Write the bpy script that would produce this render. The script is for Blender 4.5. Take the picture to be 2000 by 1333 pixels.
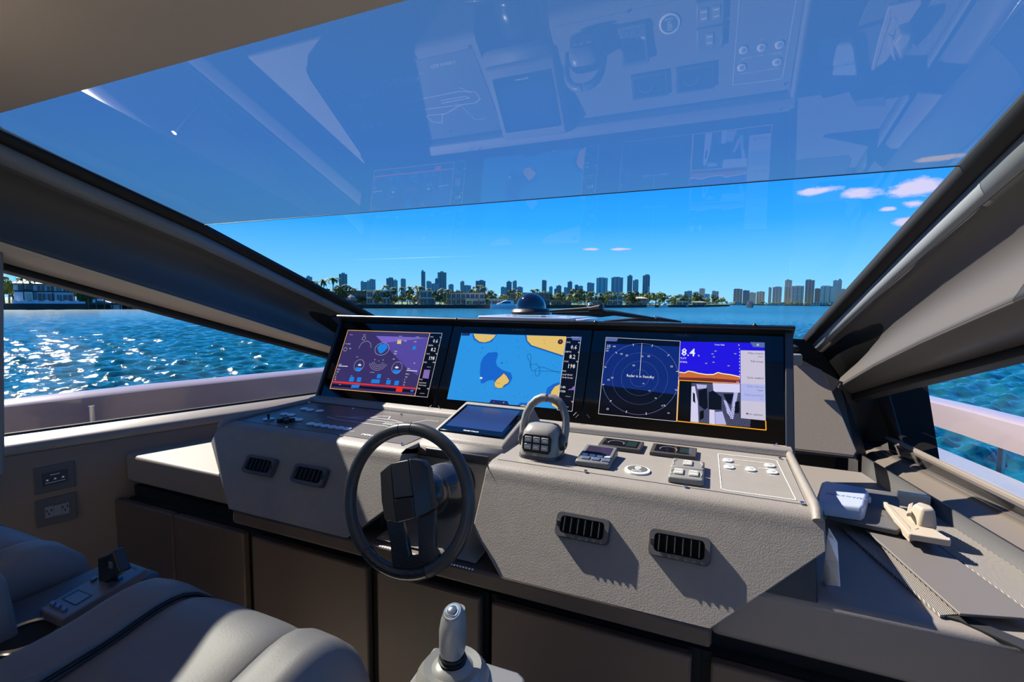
import bpy, math, random
from mathutils import Vector, Matrix
random.seed(7)
sc = bpy.context.scene
for o in list(bpy.data.objects): bpy.data.objects.remove(o)
COL = sc.collection
R = math.radians
# ------------------------------------------------------------------ camera (X right, Y towards the bow, Z up, metres)
FPX = 944.0; YAW = R(22.76); PITCH = R(4.70); ROLL = R(0.49)
EYE = Vector((0, 0, 1.35))
FW = Vector((-math.sin(YAW)*math.cos(PITCH), math.cos(YAW)*math.cos(PITCH), -math.sin(PITCH)))
_r = Vector((math.cos(YAW), math.sin(YAW), 0)); _u = _r.cross(FW)
RT = _r*math.cos(ROLL) + _u*math.sin(ROLL); UP = RT.cross(FW)
cam = bpy.data.cameras.new('camera'); camo = bpy.data.objects.new('camera', cam); COL.objects.link(camo)
cam.sensor_width = 36.0; cam.lens = FPX*36/2000; cam.clip_start = .02; cam.clip_end = 8000
m = Matrix((RT, UP, -FW)).transposed().to_4x4(); m.translation = EYE; camo.matrix_world = m
sc.camera = camo
# ------------------------------------------------------------------ sky, sun, exposure
vs = sc.view_settings
vs.view_transform = 'Standard'; vs.look = 'None'; vs.gamma = 1; vs.use_curve_mapping = False; vs.exposure = 0.46
SUN_AZ, SUN_EL = R(-74), R(42)
sd = Vector((math.sin(SUN_AZ)*math.cos(SUN_EL), math.cos(SUN_AZ)*math.cos(SUN_EL), math.sin(SUN_EL)))
sl = bpy.data.lights.new('sun', 'SUN'); sl.energy = 10.2; sl.angle = R(.53); sl.color = (1, .92, .81)
so = bpy.data.objects.new('sun', sl); COL.objects.link(so)
so.rotation_euler = sd.to_track_quat('Z', 'Y').to_euler(); so.location = (-8, 1, 9)
W = bpy.data.worlds.new('sky'); sc.world = W; W.use_nodes = True
def sky():
    nt = W.node_tree; N = nt.nodes; L = nt.links; N.clear()
    out = N.new('ShaderNodeOutputWorld'); bg = N.new('ShaderNodeBackground'); L.new(bg.outputs[0], out.inputs[0])
    bg.inputs[1].default_value = 1.1
    tc = N.new('ShaderNodeTexCoord'); sx = N.new('ShaderNodeSeparateXYZ'); L.new(tc.outputs['Generated'], sx.inputs[0])
    cr = N.new('ShaderNodeValToRGB'); L.new(sx.outputs[2], cr.inputs[0]); e = cr.color_ramp.elements
    e[0].position = 0; e[0].color = (.23, .54, .82, 1); e[1].position = 1; e[1].color = (.02, .10, .42, 1)
    for p, c in ((.06, (.13, .45, .82)), (.15, (.025, .29, .82)), (.28, (.0, .18, .72)), (.5, (.01, .15, .55))):
        q = e.new(p); q.color = (*c, 1)
    # a few fair-weather clouds low over the right-hand skyline
    mp = N.new('ShaderNodeMapping'); mp.inputs['Scale'].default_value = (14, 14, 34); L.new(tc.outputs['Generated'], mp.inputs[0])
    nz = N.new('ShaderNodeTexNoise'); nz.inputs['Scale'].default_value = 1.6; nz.inputs['Detail'].default_value = 7; nz.inputs['Roughness'].default_value = .62
    L.new(mp.outputs[0], nz.inputs['Vector'])
    tot = None
    for px, py, rx, rz in ((1790, 368, .050, .024), (1600, 373, .045, .011), (1680, 378, .045, .014), (1785, 398, .032, .010), (1775, 432, .035, .009), (1735, 408, .02, .006), (1215, 487, .03, .004), (1155, 487, .022, .0035), (1840, 308, .05, .006)):
        d = (RT*(px-1000)/FPX + UP*(666.5-py)/FPX + FW).normalized()
        az = math.atan2(d.x, d.y); hx = Vector((math.cos(az), -math.sin(az), 0))
        dp = N.new('ShaderNodeVectorMath'); dp.operation = 'SUBTRACT'; L.new(tc.outputs['Generated'], dp.inputs[0]); dp.inputs[1].default_value = d
        a = N.new('ShaderNodeVectorMath'); a.operation = 'DOT_PRODUCT'; L.new(dp.outputs[0], a.inputs[0]); a.inputs[1].default_value = hx/rx
        b = N.new('ShaderNodeVectorMath'); b.operation = 'DOT_PRODUCT'; L.new(dp.outputs[0], b.inputs[0]); b.inputs[1].default_value = Vector((0, 0, 1/rz))
        cb = N.new('ShaderNodeCombineXYZ'); L.new(a.outputs['Value'], cb.inputs[0]); L.new(b.outputs['Value'], cb.inputs[1])
        fr = N.new('ShaderNodeVectorMath'); fr.operation = 'DOT_PRODUCT'; L.new(dp.outputs[0], fr.inputs[0]); fr.inputs[1].default_value = Vector((d.x, d.y, 0))
        L.new(fr.outputs['Value'], cb.inputs[2])
        ln = N.new('ShaderNodeVectorMath'); ln.operation = 'LENGTH'; L.new(cb.outputs[0], ln.inputs[0])
        s1 = N.new('ShaderNodeMath'); s1.operation = 'SUBTRACT'; s1.use_clamp = True; s1.inputs[0].default_value = 1; L.new(ln.outputs['Value'], s1.inputs[1])
        if tot is None: tot = s1.outputs[0]
        else:
            ad = N.new('ShaderNodeMath'); ad.operation = 'MAXIMUM'; L.new(tot, ad.inputs[0]); L.new(s1.outputs[0], ad.inputs[1]); tot = ad.outputs[0]
    ad = N.new('ShaderNodeMath'); ad.operation = 'MULTIPLY_ADD'; L.new(tot, ad.inputs[0]); ad.inputs[1].default_value = .62; L.new(nz.outputs['Fac'], ad.inputs[2])
    mr = N.new('ShaderNodeMapRange'); L.new(ad.outputs[0], mr.inputs[0]); mr.inputs[1].default_value = .68; mr.inputs[2].default_value = .90
    gt = N.new('ShaderNodeMath'); gt.operation = 'GREATER_THAN'; L.new(tot, gt.inputs[0]); gt.inputs[1].default_value = .001
    ml = N.new('ShaderNodeMath'); ml.operation = 'MULTIPLY'; L.new(mr.outputs[0], ml.inputs[0]); L.new(gt.outputs[0], ml.inputs[1])
    mx = N.new('ShaderNodeMixRGB'); L.new(ml.outputs[0], mx.inputs[0]); L.new(cr.outputs[0], mx.inputs[1]); mx.inputs[2].default_value = (.48, .46, .66, 1)
    L.new(mx.outputs[0], bg.inputs[0])
sky()
# ------------------------------------------------------------------ from a picture point to a place
def ray(px, py): return RT*((px-1000)/FPX) + UP*((666.5-py)/FPX) + FW
def at(px, py, ax, v):
    d = ray(px, py); i = 'XYZ'.index(ax); return EYE + d*((v-EYE[i])/d[i])
def atp(px, py, p0, n):
    d = ray(px, py); return EYE + d*((Vector(p0)-EYE).dot(n)/d.dot(n))
def far(px, dist, z=0):                       # point at a horizontal distance under picture column px
    d = ray(px, 590); d.z = 0; d.normalize(); p = EYE + d*dist; p.z = z; return p
def farz(px, py, dist):                       # height seen at (px,py) at that horizontal distance
    d = ray(px, py); h = math.hypot(d.x, d.y); return EYE.z + d.z/h*dist
# ------------------------------------------------------------------ materials
def lin(c): return tuple(((v/255)/12.92 if v/255 <= .04045 else ((v/255+.055)/1.055)**2.4) for v in c)
MATS = {}
def mat(name, rgb, rough=.5, metal=0, spec=.5, bump=0, bscale=200, var=0, vscale=8, emit=None, es=1, coat=0, kind=None):
    if name in MATS: return MATS[name]
    M = bpy.data.materials.new(name); M.use_nodes = True; nt = M.node_tree; N = nt.nodes; L = nt.links
    b = N['Principled BSDF']; c = (*lin(rgb), 1)
    b.inputs['Base Color'].default_value = c; b.inputs['Roughness'].default_value = rough; b.inputs['Metallic'].default_value = metal
    b.inputs['Specular IOR Level'].default_value = spec
    if coat: b.inputs['Coat Weight'].default_value = coat; b.inputs['Coat Roughness'].default_value = .05
    tc = N.new('ShaderNodeTexCoord')
    if bump:
        nz = N.new('ShaderNodeTexNoise'); nz.inputs['Scale'].default_value = bscale; nz.inputs['Detail'].default_value = 3; L.new(tc.outputs['Object'], nz.inputs['Vector'])
        bp = N.new('ShaderNodeBump'); bp.inputs['Strength'].default_value = bump; bp.inputs['Distance'].default_value = .002; L.new(nz.outputs['Fac'], bp.inputs['Height']); L.new(bp.outputs[0], b.inputs['Normal'])
    if var:
        n2 = N.new('ShaderNodeTexNoise'); n2.inputs['Scale'].default_value = vscale; n2.inputs['Detail'].default_value = 4; L.new(tc.outputs['Object'], n2.inputs['Vector'])
        mr = N.new('ShaderNodeMapRange'); L.new(n2.outputs['Fac'], mr.inputs[0]); mr.inputs[1].default_value = .3; mr.inputs[2].default_value = .7; mr.inputs[3].default_value = 1-var; mr.inputs[4].default_value = 1+var
        mx = N.new('ShaderNodeMixRGB'); mx.blend_type = 'MULTIPLY'; mx.inputs[0].default_value = 1; mx.inputs[1].default_value = c; L.new(mr.outputs[0], mx.inputs[2]); L.new(mx.outputs[0], b.inputs['Base Color'])
    if emit:
        b.inputs['Emission Color'].default_value = (*lin(emit), 1); b.inputs['Emission Strength'].default_value = es
    MATS[name] = M; return M
def screen(name, rgb, es=1.0):      # a lit display area
    return mat(name, (4, 4, 5), .12, emit=rgb, es=es*.78, spec=.4)
def weave(name, c1, c2, scale=260, rough=.45, rot=45):
    M = mat(name, c1, rough); nt = M.node_tree; N = nt.nodes; L = nt.links; b = N['Principled BSDF']
    tc = N.new('ShaderNodeTexCoord'); mp = N.new('ShaderNodeMapping'); mp.inputs['Rotation'].default_value = (0, 0, R(rot)); L.new(tc.outputs['Object'], mp.inputs[0])
    ck = N.new('ShaderNodeTexChecker'); ck.inputs['Scale'].default_value = scale; ck.inputs[1].default_value = (*lin(c1), 1); ck.inputs[2].default_value = (*lin(c2), 1)
    L.new(mp.outputs[0], ck.inputs['Vector']); L.new(ck.outputs[0], b.inputs['Base Color']); return M
def ribbed(name, c1, c2, scale, ax=0):
    M = mat(name, c1, .6); nt = M.node_tree; N = nt.nodes; L = nt.links; b = N['Principled BSDF']
    tc = N.new('ShaderNodeTexCoord'); w = N.new('ShaderNodeTexWave'); w.bands_direction = 'XYZ'[ax]; w.inputs['Scale'].default_value = scale; L.new(tc.outputs['Object'], w.inputs['Vector'])
    mx = N.new('ShaderNodeMixRGB'); mx.inputs[1].default_value = (*lin(c1), 1); mx.inputs[2].default_value = (*lin(c2), 1); L.new(w.outputs['Fac'], mx.inputs[0]); L.new(mx.outputs[0], b.inputs['Base Color'])
    bp = N.new('ShaderNodeBump'); bp.inputs['Distance'].default_value = .002; L.new(w.outputs['Fac'], bp.inputs['Height']); L.new(bp.outputs[0], b.inputs['Normal']); return M
def glassmat(name, tint, haze=0, hazecol=(120, 140, 160), refl=1.0):
    M = bpy.data.materials.new(name); M.use_nodes = True; nt = M.node_tree; N = nt.nodes; L = nt.links; N.clear()
    out = N.new('ShaderNodeOutputMaterial'); tr = N.new('ShaderNodeBsdfTransparent'); tr.inputs[0].default_value = (*tint, 1)
    gl = N.new('ShaderNodeBsdfGlossy'); gl.inputs['Roughness'].default_value = .0; lw = N.new('ShaderNodeLayerWeight'); lw.inputs[0].default_value = .5
    fp = N.new('ShaderNodeMath'); fp.operation = 'POWER'; L.new(lw.outputs['Facing'], fp.inputs[0]); fp.inputs[1].default_value = 5
    fr = N.new('ShaderNodeMath'); fr.operation = 'MULTIPLY_ADD'; L.new(fp.outputs[0], fr.inputs[0]); fr.inputs[1].default_value = .95; fr.inputs[2].default_value = .05
    mu = N.new('ShaderNodeMath'); mu.operation = 'MULTIPLY'; mu.use_clamp = True; L.new(fr.outputs[0], mu.inputs[0]); mu.inputs[1].default_value = refl
    base = tr.outputs[0]
    if haze:
        df = N.new('ShaderNodeBsdfTranslucent'); df.inputs[0].default_value = (*lin(hazecol), 1); d2 = N.new('ShaderNodeBsdfDiffuse'); d2.inputs[0].default_value = (*lin(hazecol), 1)
        mm = N.new('ShaderNodeMixShader'); mm.inputs[0].default_value = .4; L.new(df.outputs[0], mm.inputs[1]); L.new(d2.outputs[0], mm.inputs[2])
        mh = N.new('ShaderNodeMixShader'); mh.inputs[0].default_value = haze; L.new(tr.outputs[0], mh.inputs[1]); L.new(mm.outputs[0], mh.inputs[2]); base = mh.outputs[0]
    mx = N.new('ShaderNodeMixShader'); L.new(mu.outputs[0], mx.inputs[0]); L.new(base, mx.inputs[1]); L.new(gl.outputs[0], mx.inputs[2]); L.new(mx.outputs[0], out.inputs[0])
    MATS[name] = M; return M
# ------------------------------------------------------------------ mesh building
class MB:
    def __init__(s): s.v = []; s.f = []
    def add(s, vs, fs):
        k = len(s.v); s.v += [Vector(p) for p in vs]; s.f += [tuple(i+k for i in f) for f in fs]; return s
    def box(s, c, d, M=None):
        x, y, z = d[0]/2, d[1]/2, d[2]/2; c = Vector(c)
        P = [Vector((a*x, b*y, e*z)) for e in (-1, 1) for b in (-1, 1) for a in (-1, 1)]
        return s.hexa([c + (M @ p if M else p) for p in P])
    def b2(s, lo, hi): return s.box([(a+b)/2 for a, b in zip(lo, hi)], [b-a for a, b in zip(lo, hi)])
    def hexa(s, P): return s.add(P, [(0, 2, 3, 1), (4, 5, 7, 6), (0, 1, 5, 4), (2, 6, 7, 3), (0, 4, 6, 2), (1, 3, 7, 5)])
    def prism(s, pts, off):
        n = len(pts); off = Vector(off); A = [Vector(p) for p in pts]
        return s.add(A + [p+off for p in A], [tuple(range(n))[::-1], tuple(range(n, 2*n))] + [(i, (i+1) % n, n+(i+1) % n, n+i) for i in range(n)])
    def loft(s, rings, caps=True, closed=True):
        n = len(rings[0]); V = [p for r in rings for p in r]; F = []
        for k in range(len(rings)-1):
            for i in range(n if closed else n-1):
                j = (i+1) % n; F.append((k*n+i, k*n+j, (k+1)*n+j, (k+1)*n+i))
        if caps and closed: F += [tuple(range(n))[::-1], tuple(range((len(rings)-1)*n, len(rings)*n))]
        return s.add(V, F)
    def tube(s, path, r, n=8, caps=True, sq=1.0, upv=None):
        P = [Vector(p) for p in path]; rings = []; prev = None
        for i, p in enumerate(P):
            t = (P[min(i+1, len(P)-1)] - P[max(i-1, 0)]).normalized()
            if prev is None:
                u = Vector(upv) if upv else (Vector((0, 0, 1)) if abs(t.z) < .9 else Vector((1, 0, 0)))
            else: u = prev
            u = (u - t*u.dot(t)).normalized(); w = t.cross(u); prev = u
            q = r[i] if isinstance(r, (list, tuple)) else r
            rings.append([p + u*(math.cos(2*math.pi*k/n)*q*sq) + w*(math.sin(2*math.pi*k/n)*q) for k in range(n)])
        return s.loft(rings, caps)
    def lathe(s, prof, o, ax, n=20, caps=True, u=None):
        ax = Vector(ax).normalized(); o = Vector(o); u = u or (Vector((0, 0, 1)) if abs(ax.z) < .9 else Vector((1, 0, 0))); u = (u-ax*u.dot(ax)).normalized(); w = ax.cross(u)
        return s.loft([[o + ax*h + (u*math.cos(2*math.pi*k/n) + w*math.sin(2*math.pi*k/n))*q for k in range(n)] for q, h in prof], caps)
    def grid(s, fn, nu, nv):
        V = [fn(i/nu, j/nv) for j in range(nv+1) for i in range(nu+1)]; w = nu+1
        return s.add(V, [(j*w+i, j*w+i+1, (j+1)*w+i+1, (j+1)*w+i) for j in range(nv) for i in range(nu)])
    def ball(s, c, r, n=12, m=8, sc_=(1, 1, 1)):
        c = Vector(c); return s.loft([[c + Vector((math.cos(2*math.pi*k/n)*math.sin(math.pi*(j+.02)/(m+.04))*r*sc_[0], math.sin(2*math.pi*k/n)*math.sin(math.pi*(j+.02)/(m+.04))*r*sc_[1], -math.cos(math.pi*(j+.02)/(m+.04))*r*sc_[2])) for k in range(n)] for j in range(m+1)])
    def build(s, name, M, parent=None, smooth=None, bevel=0, seg=2, kind=None, thick=0, sub=0):
        if parent is None:
            xs = [p.x for p in s.v]; ys = [p.y for p in s.v]; o = Vector(((min(xs)+max(xs))/2, (min(ys)+max(ys))/2, min(p.z for p in s.v)))
        else: o = worldloc(parent)
        me = bpy.data.meshes.new(name); me.from_pydata([tuple(p-o) for p in s.v], [], s.f); me.update()
        import bmesh
        bm = bmesh.new(); bm.from_mesh(me); bmesh.ops.remove_doubles(bm, verts=bm.verts, dist=1e-6); bmesh.ops.recalc_face_normals(bm, faces=bm.faces); bm.to_mesh(me); bm.free()
        ob = bpy.data.objects.new(name, me); COL.objects.link(ob); me.materials.append(MATS[M] if isinstance(M, str) else M)
        if parent is None: ob.location = o
        else: ob.parent = parent
        if smooth is not None:
            for p in me.polygons: p.use_smooth = True
            me.set_sharp_from_angle(angle=R(smooth))
        if thick:
            q = ob.modifiers.new('solid', 'SOLIDIFY'); q.thickness = thick; q.offset = 0
        if bevel:
            q = ob.modifiers.new('bevel', 'BEVEL'); q.width = bevel; q.segments = seg; q.limit_method = 'ANGLE'; q.angle_limit = R(35)
            if smooth is None:
                for p in me.polygons: p.use_smooth = True
                me.set_sharp_from_angle(angle=R(60))
        if sub:
            q = ob.modifiers.new('sub', 'SUBSURF'); q.levels = sub; q.render_levels = sub
        if kind: ob['kind'] = kind
        return ob
def _pieces(s, name, M, parent):
    rem = list(s.f); out = []
    par = list(range(len(s.v)))
    def fd(i):
        while par[i] != i: i = par[i]
        return i
    for f in rem:
        for i in f[1:]: par[fd(i)] = fd(f[0])
    g = {}
    for f in rem: g.setdefault(fd(f[0]), []).append(f)
    for fs in g.values():
        ids = sorted({i for f in fs for i in f}); mp_ = {i: k for k, i in enumerate(ids)}
        out.append(MB().add([s.v[i] for i in ids], [tuple(mp_[i] for i in f) for f in fs]).build(name, M, parent))
    return out
MB.pieces = _pieces
def worldloc(o):
    p = Vector((0, 0, 0))
    while o: p += Vector(o.location); o = o.parent
    return p
def tag(o, label, cat, group=None):
    o['label'] = label; o['category'] = cat
    if group: o['group'] = group
    return o
def struct(o, label=None):
    o['kind'] = 'structure'
    if label: o['label'] = label
    return o
def thing(name, label, cat, loc, group=None):
    o = bpy.data.objects.new(name, None); COL.objects.link(o); o.location = loc; o.empty_display_size = .05; return tag(o, label, cat, group)
def copytree(o, parent=None, loc=None):
    c = o.copy(); COL.objects.link(c); c.parent = parent
    if loc is not None: c.location = loc
    for ch in list(o.children): copytree(ch, c)
    return c
FONT = {}
def textmesh(body, bold=0):
    if (body, bold) in FONT: return FONT[(body, bold)]
    cu = bpy.data.curves.new('t', 'FONT'); cu.body = body; cu.size = 1; cu.resolution_u = 1; cu.offset = bold
    ob = bpy.data.objects.new('t', cu); me = bpy.data.meshes.new_from_object(ob)
    d = ([Vector(v.co) for v in me.vertices], [tuple(p.vertices) for p in me.polygons])
    bpy.data.objects.remove(ob); bpy.data.curves.remove(cu); bpy.data.meshes.remove(me); FONT[(body, bold)] = d; return d
def addtext(mb, body, o, U, V, size, align=0, bold=0, sx=1.0):   # align 0 left, .5 centre, 1 right
    v, f = textmesh(body, bold)
    if not v: return
    w = max(p.x for p in v); o = Vector(o)
    mb.add([o + U*((p.x-w*align)*size*sx) + V*(p.y*size) for p in v], f)
XC = -.71
# ------------------------------------------------------------------ palette
leather = mat('console_leather', (120, 114, 108), .55, bump=.35, bscale=320, var=.05, vscale=30)
leather2 = mat('counter_leather', (120, 110, 100), .6, bump=.2, bscale=300)
walltan = mat('wall_fabric', (116, 100, 86), .75, bump=.15, bscale=500)
ceilm = mat('ceiling_fabric', (222, 202, 178), .8, bump=.1, bscale=400)
dark = mat('dark_trim', (38, 36, 36), .45, bump=.08, bscale=500)
darkbeam = mat('dark_beam', (74, 70, 68), .5, bump=.08, bscale=500)
greystrip = mat('grey_strip', (118, 122, 126), .5)
bouncetan = mat('beam_bounce_tint', (212, 195, 174), .6)  # left beam only: light bounced off the water is put into the colour
black = mat('black_plastic', (12, 12, 13), .4)
rubber = mat('black_rubber', (8, 8, 9), .6)
blackglass = mat('black_glass', (4, 4, 6), .06, spec=.5)
carbon = weave('carbon_plate', (92, 89, 86), (68, 66, 64), 330, .4)
cabm = mat('cabinet_leather', (82, 68, 58), .6, bump=.2, bscale=350)
lipm = mat('lip_leather', (74, 63, 56), .55, bump=.15, bscale=350)
gap = mat('recess_black', (6, 6, 6), .9)
gel = mat('gelcoat', (160, 158, 164), .25, coat=.4)
gelp = mat('gelcoat_rail', (142, 128, 130), .22, coat=.5)
chrome = mat('stainless_steel', (190, 190, 195), .18, metal=1)
white = mat('white_print', (235, 235, 235), .5)
seatm = mat('seat_leather', (108, 105, 105), .55, bump=.12, bscale=260)
armm = mat('arm_leather', (62, 62, 68), .45, bump=.12, bscale=260)
clear = glassmat('clear_glass', (.96, .98, .98), refl=.55)
sideglass = glassmat('side_glass', (.94, .97, .97), refl=.5)
tint = glassmat('tinted_glass', (.46, .49, .47), haze=.085, hazecol=(150, 175, 195), refl=1.35)

# ------------------------------------------------------------------ hull lines
def lerp(t, T):
    if t <= T[0][0]: a, b = T[0], T[1]
    elif t >= T[-1][0]: a, b = T[-2], T[-1]
    else:
        for a, b in zip(T, T[1:]):
            if a[0] <= t <= b[0]: break
    k = (t-a[0])/(b[0]-a[0]); return a[1]+(b[1]-a[1])*k
ZG = [(.69, 1.842), (1.317, 1.641), (1.55, 1.544), (1.81, 1.435), (2.21, 1.268), (2.55, 1.12)]
WG = [(.3, 1.225), (.9, 1.205), (1.317, 1.188), (1.55, 1.163), (1.81, 1.136), (2.21, 1.094), (2.55, 1.05)]
WT = [(.3, 1.37), (1.222, 1.240), (1.456, 1.203), (1.775, 1.172), (2.13, 1.160)]
WO = [(.3, 1.545), (1.4, 1.345), (1.844, 1.258), (2.13, 1.21)]
gz = lambda y: lerp(y, ZG); gw = lambda y: lerp(y, WG)
tz = lambda y: 1.363-.342*(y-1.222); tw = lambda y: lerp(y, WT)
oz = lambda y: 1.272-.335*(y-1.4); ow = lambda y: lerp(y, WO)
def pane(name, ys, M, label):
    mb = MB(); mb.loft([[Vector((XC-gw(y), y, gz(y))), Vector((XC+gw(y), y, gz(y)))] for y in ys], caps=False, closed=False)
    return struct(mb.build(name, M, smooth=60), label)
pane('window_1', [1.317, 1.43, 1.55, 1.68, 1.81, 2.0, 2.21, 2.55], clear, 'clear lower windshield pane looking out over the bow')
pane('window_2', [.69, 1.317], tint, 'blue tinted upper windshield pane mirroring the helm console')
# thin seam where the two panes meet, and the ceiling edge
o = MB().tube([(XC-gw(1.317), 1.317, gz(1.317)-.001), (XC+gw(1.317), 1.317, gz(1.317)-.001)], .0012, 6).build('trim_1', black); struct(o, 'fine dark seam between clear and tinted windshield')
# ceiling: crowned fabric panel from the windshield top edge aft
def ceil(u, v):
    x = XC-1.5+3*u; y = .69-4.6*v
    return Vector((x, y, 1.842+.05*min(1, v*5)-.10*abs(2*u-1)**3*min(1, v*6)))
struct(MB().grid(ceil, 24, 14).build('ceiling', ceilm, smooth=60, thick=.02), 'tan fabric cabin ceiling')
MB_ = MB().b2((XC-1.21, .655, 1.838), (XC+1.21, .69, 1.852)).build('trim_2', black, bevel=.003); struct(MB_, 'black edge strip where ceiling meets tinted glass')
# side beams (windshield pillar down to the side window)
def beam(sgn, name, label):
    ys = [-.4, 0, .4, .69, .9, 1.1, 1.317, 1.55, 1.81, 2.0, 2.2, 2.36]
    def sec(y):
        G = Vector((gw(y), min(gz(y), 1.86))) if y > .69 else Vector((1.22, 1.85)); T = Vector((tw(y), min(tz(y), 1.80 if y > 0 else 1.81))); O = Vector((ow(y), min(oz(y), 1.76)))
        return G, T, O
    def pt(y, p): return Vector((XC+sgn*p.x, y, p.y))
    root = struct(thing(name, label, 'trim', (XC+sgn*1.2, 1.2, 1.0))); del root['category']
    def band(nm, M, fr, smooth=50):
        mb = MB(); mb.loft([[pt(y, fr(*sec(y), k)) for k in range(KN)] for y in ys], caps=False, closed=False); return mb.build(nm, M, root, smooth=smooth, thick=.004)
    KN = 4
    def seal(G, T, O, k): return [G+Vector((-.02, .005)), G+Vector((-.012, -.018)), G+Vector((.004, -.026)), G+Vector((.012, -.03))][k]
    band('glass_seal', rubber, seal)
    KN = 3
    def strip(G, T, O, k):
        a = G+Vector((.012, -.03)); b = G.lerp(T, .27)+Vector((.012, 0)); return [a, a.lerp(b, .5)+Vector((-.004, 0)), b][k]
    band('grey_strip', greystrip, strip)
    KN = 12
    def face(G, T, O, k):
        a = G.lerp(T, .27)+Vector((.012, 0)); f = k/11
        if k == 0: return a
        if k == 1: return a+Vector((.022, -.006))
        return (a+Vector((.022, -.006))).lerp(T, f) + Vector((.055*math.sin(math.pi*f)*(1-.3*f), 0))
    band('inner_panel', darkbeam, face)
    KN = 4
    def und(G, T, O, k): return [T, T.lerp(O, .03)+Vector((0, -.003)), T.lerp(O, .5)+Vector((0, -.004)), O][k]
    band('underside', bouncetan if sgn < 0 else darkbeam, und)
    KN = 3
    def edge(G, T, O, k): return [O, O+Vector((.006, -.022)), O+Vector((.03, -.03))][k]
    band('window_seal', rubber, edge)
    KN = 2
    def outer(G, T, O, k): return [G+Vector((.004, .012)), O+Vector((.05, .0))][k]
    band('outer_skin', black, outer)
    return root
beam(-1, 'trim_3', 'dark left windshield pillar with grey strip and underside tinted with bounce light')
beam(1, 'trim_4', 'dark right windshield pillar with grey strip')
# ------------------------------------------------------------------ side walls: sill, window glass, lower wall
def side(sgn, pxs, nm):
    # glass foot line, from two picture points at sill height
    a = at(*pxs[0], 'Z', .845); b = at(*pxs[1], 'Z', .845); sl_ = (b.x-a.x)/(b.y-a.y)
    gx = lambda y: a.x+(y-a.y)*sl_
    ys = [-3.0, -1.0, .2, .6, 1.0, 1.4, 1.8, 2.05, 2.3]
    rows = []
    lim = lambda y: max(y, .3)
    for y in ys:
        x = gx(lim(y)); rows.append([Vector((x, y, .845)), Vector((x-sgn*.010, y, .842)), Vector((x-sgn*.088, y, .826)), Vector((x-sgn*.104, y, .815)), Vector((x-sgn*.112, y, .79)), Vector((x-sgn*.13, y, .62)), Vector((x-sgn*.135, y, .3)), Vector((x-sgn*.135, y, -.02))])
    return gx, lim, rows
gxL, limL, rowsL = side(-1, ((5, 852), (600, 771)), 'left')
gxR, limR, rowsR = side(1, ((2000, 985), (1745, 862)), 'right')
sillm = mat('sill_leather', (120, 110, 102), .38, bump=.1, bscale=400)
wL = struct(MB().loft([r[4:] for r in rowsL], caps=False, closed=False).build('wall_left', walltan, smooth=40, thick=.01), 'brown fabric wall below the left window')
MB().loft([r[:5] for r in rowsL], caps=False, closed=False).build('window_sill', sillm, wL, smooth=40, thick=.004)
wR = struct(MB().loft([r[4:] for r in rowsR], caps=False, closed=False).build('wall_right', dark, smooth=40, thick=.01), 'dark wall below the right window')
def sideglass_(sgn, gx, lim, name, label):
    mb = MB(); ys = [-3, .3, .8, 1.2, 1.6, 1.9, 2.1]
    mb.loft([[Vector((gx(lim(y)), y, .845)), Vector((XC+sgn*(ow(max(y, -.2))+.02), y, min(oz(y), 1.76)-.02))] for y in ys], caps=False, closed=False)
    return struct(mb.build(name, sideglass, smooth=60), label)
sideglass_(-1, gxL, limL, 'window_3', 'left side window over the water')
sideglass_(1, gxR, limR, 'window_4', 'right side window over the water')
# black bead at the left glass foot
def bead(gx, lim, nm, M, y0, y1, dz=.0, r=.006):
    return MB().tube([(gx(lim(y)), y, .848+dz) for y in (y0, (y0+y1)/2, y1)], r, 6).build(nm, M)
struct(bead(gxL, limL, 'trim_5', rubber, .3, 2.1), 'black glazing bead at the foot of the left window')
struct(bead(gxR, limR, 'trim_6', sillm, .3, 2.25, 0, .009), 'bright glazing bead at the foot of the right window')
# left window mullion, stretched aft out of view to block sun on far chair
p0 = at(15, 345, 'Y', .80); p1 = at(7, 872, 'Y', .80)
mb = MB(); mb.hexa([p1+Vector((-.05, -.55, -.1)), p1+Vector((.02, -.55, -.1)), p1+Vector((-.12, .0, -.1)), p1+Vector((0, 0, -.1)), p0+Vector((-.05, -.55, .15)), p0+Vector((.02, -.55, .15)), p0+Vector((-.12, .0, .15)), p0+Vector((0, 0, .15))])
struct(mb.build('trim_7', greystrip, bevel=.008), 'grey upright post between the left side windows, widened aft to block sun')
# right sill: broad sloped leather sill with rounded inner edge, plus front pillar facets
rA = at(1683, 862, 'Y', 2.12); sillR = []
def rs(px, py, z): return at(px, py, 'Z', z)
A0, A1, A2 = at(1745, 862, 'Z', .845), at(2000, 985, 'Z', .845), None
dirR = (A1-A0)
inner0 = at(1683, 862, 'Z', .80); inner1 = at(2000, 1022, 'Z', .80)
low0 = at(1697, 915, 'Z', .745); low1 = at(2000, 1120, 'Z', .745)
ext = lambda a, b, k: a+(b-a)*k
mb = MB(); mb.loft([[ext(A0, A1, k), ext(A0, A1, k)+Vector((-.015, 0, -.006)), ext(inner0, inner1, k)+Vector((.02, 0, .006)), ext(inner0, inner1, k)] for k in (0, .4, 1, 2.2)], caps=False, closed=False)
MB_ = mb.build('window_sill', mat('right_sill', (70, 66, 64), .22, bump=.05, bscale=300), wR, smooth=30, thick=.004)
mb = MB(); mb.loft([[ext(inner0, inner1, k), ext(inner0, inner1, k)+Vector((-.012, 0, -.008)), ext(low0, low1, k)+Vector((0, 0, .02)), ext(low0, low1, k)+Vector((-.0, 0, -.08))] for k in (0, .4, 1, 2.2)], caps=False, closed=False)
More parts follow.
